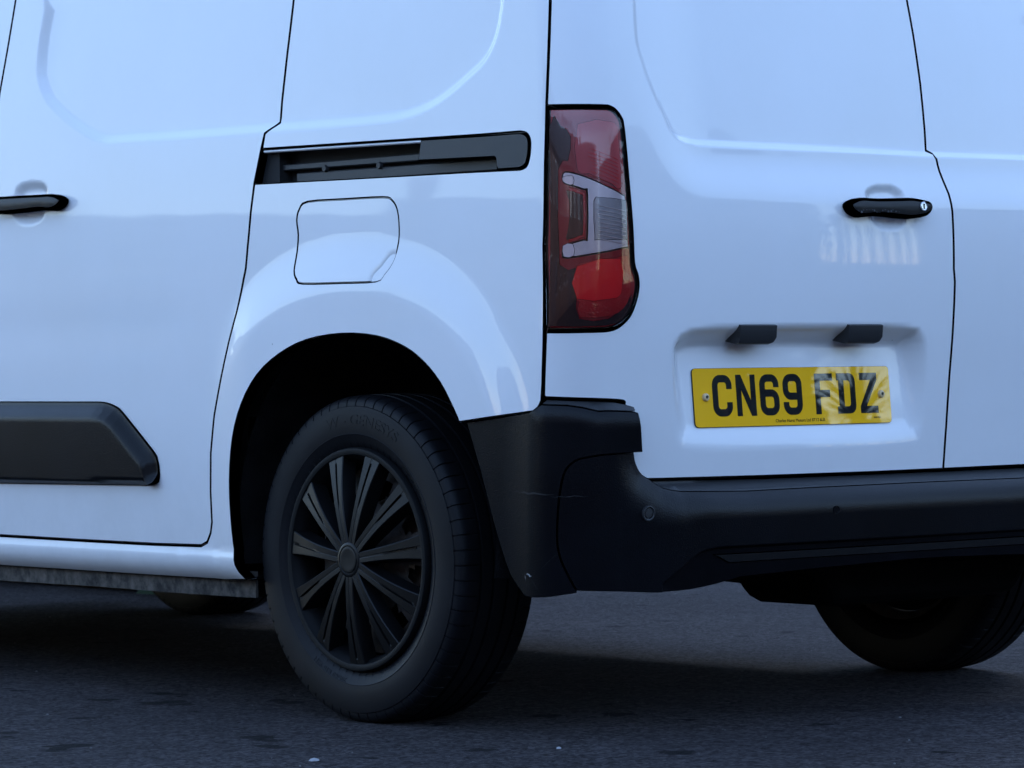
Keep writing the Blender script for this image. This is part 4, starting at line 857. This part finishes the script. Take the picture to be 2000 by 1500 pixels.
# dark backing behind the panels, shade of the gaps put into its colour
us = np.arange(2*UC-.5, .5, .06); us = np.concatenate([np.arange(2*UC-3., 3.01, .05)]); zs = np.arange(.30, 1.66, .06)
UU, ZZ = np.meshgrid(us, zs, indexing='ij'); Pn = base(UU.ravel(), ZZ.ravel())-normal(base, UU.ravel(), ZZ.ravel())*.072
Fc = []; nz_ = len(zs)
cp = lambda i, j: base(np.array([us[i]+.025]), np.array([zs[j]+.03]))[0]
Pm = base(us+.025, np.full_like(us, .8)); 
for i in range(len(us)-1):
    for j in range(nz_-1):
        c = Pn[i*nz_+j]*.25+Pn[(i+1)*nz_+j]*.25+Pn[i*nz_+j+1]*.25+Pn[(i+1)*nz_+j+1]*.25
        if abs(c[0]) > .75 and min(math.hypot(c[1]-.706, c[2]-.385), math.hypot(c[1]-3.526, c[2]-.385)) < .47: continue
        if c[1] < .5 and c[2] < .42: continue
        Fc.append((i*nz_+j, (i+1)*nz_+j, (i+1)*nz_+j+1, i*nz_+j+1))
mesh_obj('gap_backing', Pn, Fc, M['dark'], van)
# sill seam flange with road dirt, floor, rear beam, axle, silencer
V = []; Fc = []; n = 60; us2 = np.linspace(.965, 2.9, n)
for i, u in enumerate(us2):
    zb = .2270+.0008*math.sin(u*9)+rng.random()*.0010; zt = .282
    for (d, z) in ((-.030, zt), (-.030, zb), (-.036, zb), (-.036, zt)): V.append(on(u, z, d)[0])
for i in range(n-1):
    for j in range(4): Fc.append((i*4+j, i*4+(j+1) % 4, (i+1)*4+(j+1) % 4, (i+1)*4+j))
fix_normals(mesh_obj('sill_flange', V, Fc+[(0, 1, 2, 3), (4*n-4, 4*n-3, 4*n-2, 4*n-1)], M['flange'], van))
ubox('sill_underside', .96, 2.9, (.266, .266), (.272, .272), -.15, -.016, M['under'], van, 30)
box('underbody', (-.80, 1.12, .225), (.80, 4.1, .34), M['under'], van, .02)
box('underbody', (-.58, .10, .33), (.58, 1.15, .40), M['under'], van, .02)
box('shade_valance', (-.86, 4.02, .13), (.86, 4.34, .30), M['under'], van, .02)  # added low at the front to keep daylight from under the van
box('shade_undertray', (-.62, 2.9, .175), (.62, 4.05, .24), M['under'], van, .02)  # added tray, blocks light reaching the ground below the front end
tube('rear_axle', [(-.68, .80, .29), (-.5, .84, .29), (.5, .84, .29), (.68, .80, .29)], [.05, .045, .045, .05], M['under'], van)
for s in (-1, 1):
    tube('trailing_arm', [(s*.60, .76, .30), (s*.57, 1.0, .32), (s*.55, 1.25, .33)], .035, M['under'], van)
    tube('damper', [(s*.56, .66, .25), (s*.55, .60, .45)], .03, M['under'], van)
bm = bmesh.new(); bmesh.ops.create_cube(bm, size=1)
for v in bm.verts: v.co = Vector((.22+v.co.x*.56*(1 if v.co.z < 0 else 1.35), .36+v.co.y*.26, .262+v.co.z*.115*(1 if v.co.x > 0 else .98)))
bmesh.ops.bevel(bm, geom=bm.edges[:], offset=.035, segments=3, affect='EDGES', profile=.5)
me = bpy.data.meshes.new('silencer'); bm.to_mesh(me); bm.free(); link('silencer', me, M['under'], van)
tube('exhaust_pipe', [(-.10, .40, .27), (-.2, .45, .285), (-.25, 1.0, .29), (-.2, 2.5, .28)], .024, M['under'], van)
# upper body out of frame: roof, mirrored flank, bonnet
prof = [(ZT+.002, 0.), (1.70, .012), (1.745, .04), (1.775, .10), (1.79, .2), (1.797, .45), (1.80, .9)]
V = []; Fc = []; ul = np.concatenate([np.arange(2*UC-2.35, 2*UC-.1, .1), np.arange(2*UC-.1, .1, .02), np.arange(.1, 2.4, .1)])
for u in ul:
    p = base(np.array([u]), np.array([ZT]))[0]; nn = normal(base, np.array([u]), np.array([ZT]))[0]
    for z, d in prof:
        x = p[0]-nn[0]*d; y = p[1]-nn[1]*min(d, .5)
        V.append((x if abs(p[0]) > .3 or True else x, y, z))
k = len(prof)
for i in range(len(ul)-1):
    for j in range(k-1): Fc.append((i*k+j, (i+1)*k+j, (i+1)*k+j+1, i*k+j+1))
fix_normals(mesh_obj('roof', V, Fc, M['paint'], van, smooth=True))
box('roof_skin', (-.80, .35, 1.772), (.80, 2.75, 1.796), M['paint'], van, .01)
for src in (qp, sdoor, fdoor, bcorner, lamp):
    c = copy_tree(src, src.parent); c.scale = (-1, 1, 1)
cabp = [(2.25, 1.80), (2.65, 1.76), (3.0, 1.62), (3.45, 1.20), (3.60, 1.12), (4.15, 1.03), (4.33, .92), (4.37, .6), (4.36, .35), (4.30, .27), (3.95, .27), (3.9, .45), (3.78, .68), (3.52, .78), (3.26, .68), (3.14, .45), (3.1, .27), (2.93, .27), (2.93, .9), (2.5, 1.4), (2.2, 1.66)]
bm = bmesh.new(); vs = []
for s in (-1, 1): vs.append([bm.verts.new((s*(.90-.09*max(0, z-.75)**1.2-.10*max(0, (y-3.9))), y, z)) for y, z in cabp])
for i in range(len(cabp)): j = (i+1) % len(cabp); bm.faces.new((vs[0][i], vs[0][j], vs[1][j], vs[1][i]))
bm.faces.new(vs[0]); bm.faces.new(vs[1][::-1]); bmesh.ops.recalc_face_normals(bm, faces=bm.faces)
bmesh.ops.triangulate(bm, faces=[f for f in bm.faces if len(f.verts) > 4])
me = bpy.data.meshes.new('cab'); bm.to_mesh(me); bm.free(); link('cab', me, M['paint'], van)
mesh_obj('windscreen', [(-.78, 2.98, 1.645), (.78, 2.98, 1.645), (.80, 3.44, 1.222), (-.80, 3.44, 1.222)], [(0, 1, 2, 3)], M['glass'], van)

# ------------------------------------------------------------------ small stones on the asphalt
def stone_mesh(seed, s):
    r_ = random.Random(seed); bm = bmesh.new(); bmesh.ops.create_icosphere(bm, subdivisions=1, radius=s)
    for v in bm.verts: v.co = Vector((v.co.x*r_.uniform(.7, 1.3), v.co.y*r_.uniform(.7, 1.3), v.co.z*r_.uniform(.4, .7)))
    me = bpy.data.meshes.new('stone'); bm.to_mesh(me); bm.free(); return me
V = []; Fc = []
for i in range(700):
    # scattered loose grit around the rear of the van
    x, y = rng.uniform(-2.6, 2.2), rng.uniform(-.9, 4.5); s = .0010+.0022*rng.random()**3
    k = len(V); a = rng.random()*6.28
    pts = [(math.cos(a+t*1.2566)*s*(.7+.5*rng.random()), math.sin(a+t*1.2566)*s*(.7+.5*rng.random())) for t in range(5)]
    V += [(x+p, y+q, -.0005) for p, q in pts]+[(x+p*.6, y+q*.6, s*.75) for p, q in pts]
    for t in range(5): u = (t+1) % 5; Fc.append((k+t, k+u, k+5+u, k+5+t))
    Fc.append(tuple(range(k+5, k+10)))
grit = mesh_obj('grit', V, Fc, M['pebble']); grit['kind'] = 'stuff'; grit['label'] = 'loose fine grit scattered on the asphalt'; grit['category'] = 'grit'
def stone(x, y, s, m, label, sc=(1, 1, 1)):
    o = link('pebble', stone_mesh(int(x*1000), s), m); o.location = (x, y, s*.22); o.scale = sc; o.rotation_euler = (0, 0, x*7)
    o['label'] = label; o['category'] = 'stone'
stone(-1.351, .272, .0075, M['white_stone'], 'small white stone on the asphalt at the bottom edge of the picture', (1.5, .9, .8))
stone(-.92, .10, .005, M['white_stone'], 'tiny pale stone chip on the asphalt in front of the bumper')

# ------------------------------------------------------------------ the street behind the camera, mirrored in paint, lamp and plate
BR = mat('brick_wall', (.16, .095, .075), .85, var=(3, .8, 1.15)); RF = mat('slate_roof', (.055, .057, .065), .7, var=(4, .8, 1.2)); RD = mat('render_wall', (.42, .41, .39), .85, var=(2, .9, 1.08))
FRM = mat('white_frame', (.7, .7, .7), .4); DR = mat('painted_door', (.05, .09, .14), .4)
def house(loc, rz, w_, d_, eave, ridge, wallm, label):
    h = bpy.data.objects.new('house', None); COL.objects.link(h); h.location = loc; h.rotation_euler = (0, 0, rz); h['label'] = label; h['category'] = 'house'; h['group'] = 'houses across the street'
    # front faces local -Y
    x, y = w_/2, d_/2
    mesh_obj('wall', [(-x, -y, 0), (x, -y, 0), (x, y, 0), (-x, y, 0), (-x, -y, eave), (x, -y, eave), (x, y, eave), (-x, y, eave), (-x, 0, ridge-.15), (x, 0, ridge-.15)],
             [(0, 1, 5, 4), (2, 3, 7, 6), (1, 2, 6, 9, 5), (3, 0, 4, 8, 7)], wallm, h)
    o = .35; rf = mesh_obj('roof', [(-x-.2, -y-o, eave-.12), (x+.2, -y-o, eave-.12), (x+.2, 0, ridge), (-x-.2, 0, ridge), (x+.2, y+o, eave-.12), (-x-.2, y+o, eave-.12),
                       (-x-.2, -y-o, eave-.27), (x+.2, -y-o, eave-.27), (x+.2, 0, ridge-.15), (-x-.2, 0, ridge-.15), (x+.2, y+o, eave-.27), (-x-.2, y+o, eave-.27)],
             [(0, 1, 2, 3), (3, 2, 4, 5), (6, 9, 8, 7), (9, 11, 10, 8), (0, 6, 7, 1), (5, 4, 10, 11), (1, 7, 8, 2), (2, 8, 10, 4), (0, 3, 9, 6), (3, 5, 11, 9)], RF, h)
    box('chimney', (x-1.1, -.4, ridge-.6), (x-.3, .4, ridge+1.0), wallm, rf, .02)
    n = max(2, int(w_/2.6)); px = np.linspace(-x+1.2, x-1.2, n)
    for fl in range(2 if eave > 3.6 else 1):
        for i, cx in enumerate(px):
            z0 = .9 if fl == 0 else eave-1.75
            if fl == 0 and i == n//2:
                dd = box('door', (cx-.48, -y-.05, .02), (cx+.48, -y+.02, 2.1), DR, h, .01); continue
            wn = box('window', (cx-.65, -y-.06, z0), (cx+.65, -y+.02, z0+1.25), FRM, h, .01)
            for s in (-1, 1): box('pane', (cx+s*.32-.27, -y-.075, z0+.09), (cx+s*.32+.27, -y-.05, z0+1.16), M['glass'], wn, 0)
def tree(loc, hgt, rad, label, seed, n=2600):
    r_ = random.Random(seed); t = bpy.data.objects.new('tree', None); COL.objects.link(t); t.location = loc; t['label'] = label; t['category'] = 'tree'
    tube('trunk', [(0, 0, 0), (.05, .02, hgt*.3), (-.05, .06, hgt*.6), (0, 0, hgt*.9)], [.22, .17, .11, .03], BARK, t, 9)
    for i in range(6):
        a = i*1.05; z = hgt*(.3+.08*i); tube('limb', [(0, 0, z), (math.cos(a)*rad*.5, math.sin(a)*rad*.5, z+rad*.35), (math.cos(a)*rad*.85, math.sin(a)*rad*.85, z+rad*.5)], [.07, .04, .015], BARK, t, 6)
    V = []; Fc = []; cl = []
    for i in range(34):
        a = r_.uniform(0, 6.28); q = r_.uniform(.15, .95); zz = r_.uniform(.25, 1.0); env = math.sin(math.pi*min(1, (zz-.12)*1.02))**.6
        cl.append((math.cos(a)*q*rad*env, math.sin(a)*q*rad*env, zz*hgt))
    for i in range(n):
        c = cl[r_.randrange(len(cl))]; p = Vector(c)+Vector((r_.gauss(0, min(.42, rad*.4)), r_.gauss(0, min(.42, rad*.4)), r_.gauss(0, .38))); s = r_.uniform(.10, .22)
        e1 = Vector((r_.gauss(0, 1), r_.gauss(0, 1), r_.gauss(0, 1))).normalized(); e2 = e1.orthogonal().normalized(); k = len(V)
        V += [p-e1*s, p+e2*s*.5, p+e1*s, p-e2*s*.5]; Fc.append((k, k+1, k+2, k+3))
    mesh_obj('crown', V, Fc, LEAF, t)
STEEL = mat('galvanised_steel', (.20, .205, .21), .5, metal=.4)
BARK = mat('bark', (.06, .045, .035), .9, bump=(20, .02, .8, 5)); LEAF = mat('leaves', (.035, .06, .022), .6, var=(1.5, .6, 1.5))
for i, (px_, py_, rz, lab, wm, ev, rg, ww) in enumerate([
    (-26, 60, 2.55, 'brick house with slate roof, farthest of the row ahead of the van', BR, 5.0, 7.2, 13.0),
    (-34.5, 50.5, 2.40, 'middle brick house with slate roof in the row ahead of the van', BR, 4.9, 7.0, 13.0),
    (-42, 40, 2.20, 'brick house with slate roof nearest to the camera in the row', BR, 5.1, 7.4, 13.0),
    (33, -48, -.75+math.pi*0, 'low brick house behind the camera to the right', BR, 2.7, 4.6, 12.0)]):
    d_ = math.atan2(py_, px_); house((px_, py_, 0), d_-math.pi/2, ww, 7, ev, rg, wm, lab)
tree((16.75, -18.95, 0), 5.2, .35, 'slim young tree in front of the brick house behind the camera', 3, 900)
tree((-19.5, -9.0, 0), 7.2, 2.8, 'leafy tree behind the camera to the left, mirrored in the tail lamp', 8)
for (px_, py_, ww, ev, rg, wm, lab) in ((-22, -9, 13, 5.6, 8.4, BR, 'dark brick house behind the camera to the left, mirrored in the tail lamp'), (-15, -21, 13, 5.6, 8.4, BR, 'brick house straight behind the camera'), (15.1, -28.5, 13.0, 6.2, 9.2, BR, 'dark brick house behind the camera to the right, mirrored in the number plate'), (-25, 5, 15, 5.8, 8.6, BR, 'brick house level with the van on its left side'), (1, -33, 20, 6.0, 8.8, BR, 'wide brick house added straight behind the van to hide bright horizon from the tail lamp'), (33, -21, 13, 4.2, 6.6, BR, 'small brick house added behind the van to the right to hide bright horizon from the rear doors'), (39, -10, 14, 2.6, 4.2, BR, 'brick bungalow added farthest right behind the van to hide bright horizon from the rear doors')):
    house((px_, py_, 0), math.atan2(py_, px_)-math.pi/2, ww, 8, ev, rg, wm, lab)  # those labelled added only cover bright horizon sky in the reflections
for i, yy in enumerate((-1.5, 9.0, 19.5, 30.0)):  # added terrace out of view, keeps the sun off the ground around the van
    house((15.5, yy, 0), math.radians(-90), 10.3, 8, 6.2, 9.4, (BR, RD, BR, RD)[i], ('brick terrace house added beside the van on its far side to shade the street', 'pale rendered terrace house next along, added to shade the street', 'brick terrace house third along, added to shade the street', 'pale rendered terrace house at the far end, added to shade the street')[i])
# palisade fence whose bars glint under the rear door handle
fn = bpy.data.objects.new('fence', None); COL.objects.link(fn); fn.location = (11.5, -11.1, 0); fn.rotation_euler = (0, 0, math.radians(45)); fn['label'] = 'short grey palisade fence behind the camera to the right'; fn['category'] = 'fence'
for i in range(16):
    x = -1.2+i*.16; me = bpy.data.meshes.new('picket'); hh = 2.3+.04*math.sin(i*2.3)
    V = [(x+a, b, z) for z in (.05, hh) for a, b in ((-.034, 0), (0, -.018), (.034, 0), (0, .006))]+[(x, 0, hh+.09)]
    mesh_obj('picket', V, [(0, 1, 5, 4), (1, 2, 6, 5), (2, 3, 7, 6), (3, 0, 4, 7), (4, 5, 8), (5, 6, 8), (6, 7, 8), (7, 4, 8)], STEEL, fn)
for z in (.45, 1.95): box('rail', (-1.3, .012, z), (1.3, .05, z+.05), STEEL, fn, .004)
# leafy block added on the van's far side to darken the ground under it
hd = bpy.data.objects.new('shade_hedge', None); COL.objects.link(hd); hd.location = (1.52, 8.1, 0); hd['label'] = 'leafy green block added on the far side of the van to shade the ground under it'; hd['category'] = 'shade_hedge'
box('stems', (-.40, -4.1, 0), (.42, 4.0, 1.35), BARK, hd, .1)
V = []; Fc = []; r_ = random.Random(4)
for i in range(5000):
    f_ = r_.random(); y = r_.uniform(-4.15, 4.05); zz = r_.uniform(.02, 1.45)
    p = Vector((r_.choice((-.44, .46))+r_.gauss(0, .03), y, zz)) if f_ < .7 else Vector((r_.uniform(-.44, .46), y, 1.4+r_.gauss(0, .03))) if f_ < .9 else Vector((r_.uniform(-.44, .46), r_.choice((-4.14, 4.04)), zz))
    s = r_.uniform(.03, .06); e1 = Vector((r_.gauss(0, 1), r_.gauss(0, 1), r_.gauss(0, 1))).normalized(); e2 = e1.orthogonal().normalized(); k = len(V)
    V += [p-e1*s, p+e2*s*.5, p+e1*s, p-e2*s*.5]; Fc.append((k, k+1, k+2, k+3))
mesh_obj('foliage', V, Fc, LEAF, hd)
# spiky cabbage palm
pm = bpy.data.objects.new('palm', None); COL.objects.link(pm); pm.location = (19.15, -20.4, .55); pm['label'] = 'spiky cabbage palm behind the camera, mirrored at the plate right edge'; pm['category'] = 'palm'
tube('trunk', [(0, 0, -.55), (.05, 0, 1.2), (0, .04, 2.4), (0, 0, 3.1)], [.13, .11, .10, .09], BARK, pm, 10)
V = []; Fc = []
for i in range(120):
    r_ = random.Random(i); a = r_.uniform(0, 6.28); e = r_.uniform(-.5, 1.5); L = r_.uniform(.5, .85); k = len(V)
    d = Vector((math.cos(a)*math.cos(e), math.sin(a)*math.cos(e), math.sin(e))); sx = d.cross(Vector((0, 0, 1))).normalized()*.022; b0 = Vector((0, 0, 3.1))
    V += [b0-sx, b0+sx, b0+d*L*.6+sx, b0+d*L*.6-sx, b0+d*L+Vector((0, 0, -.12))]; Fc += [(k, k+1, k+2, k+3), (k+3, k+2, k+4)]
mesh_obj('crown', V, Fc, LEAF, pm)
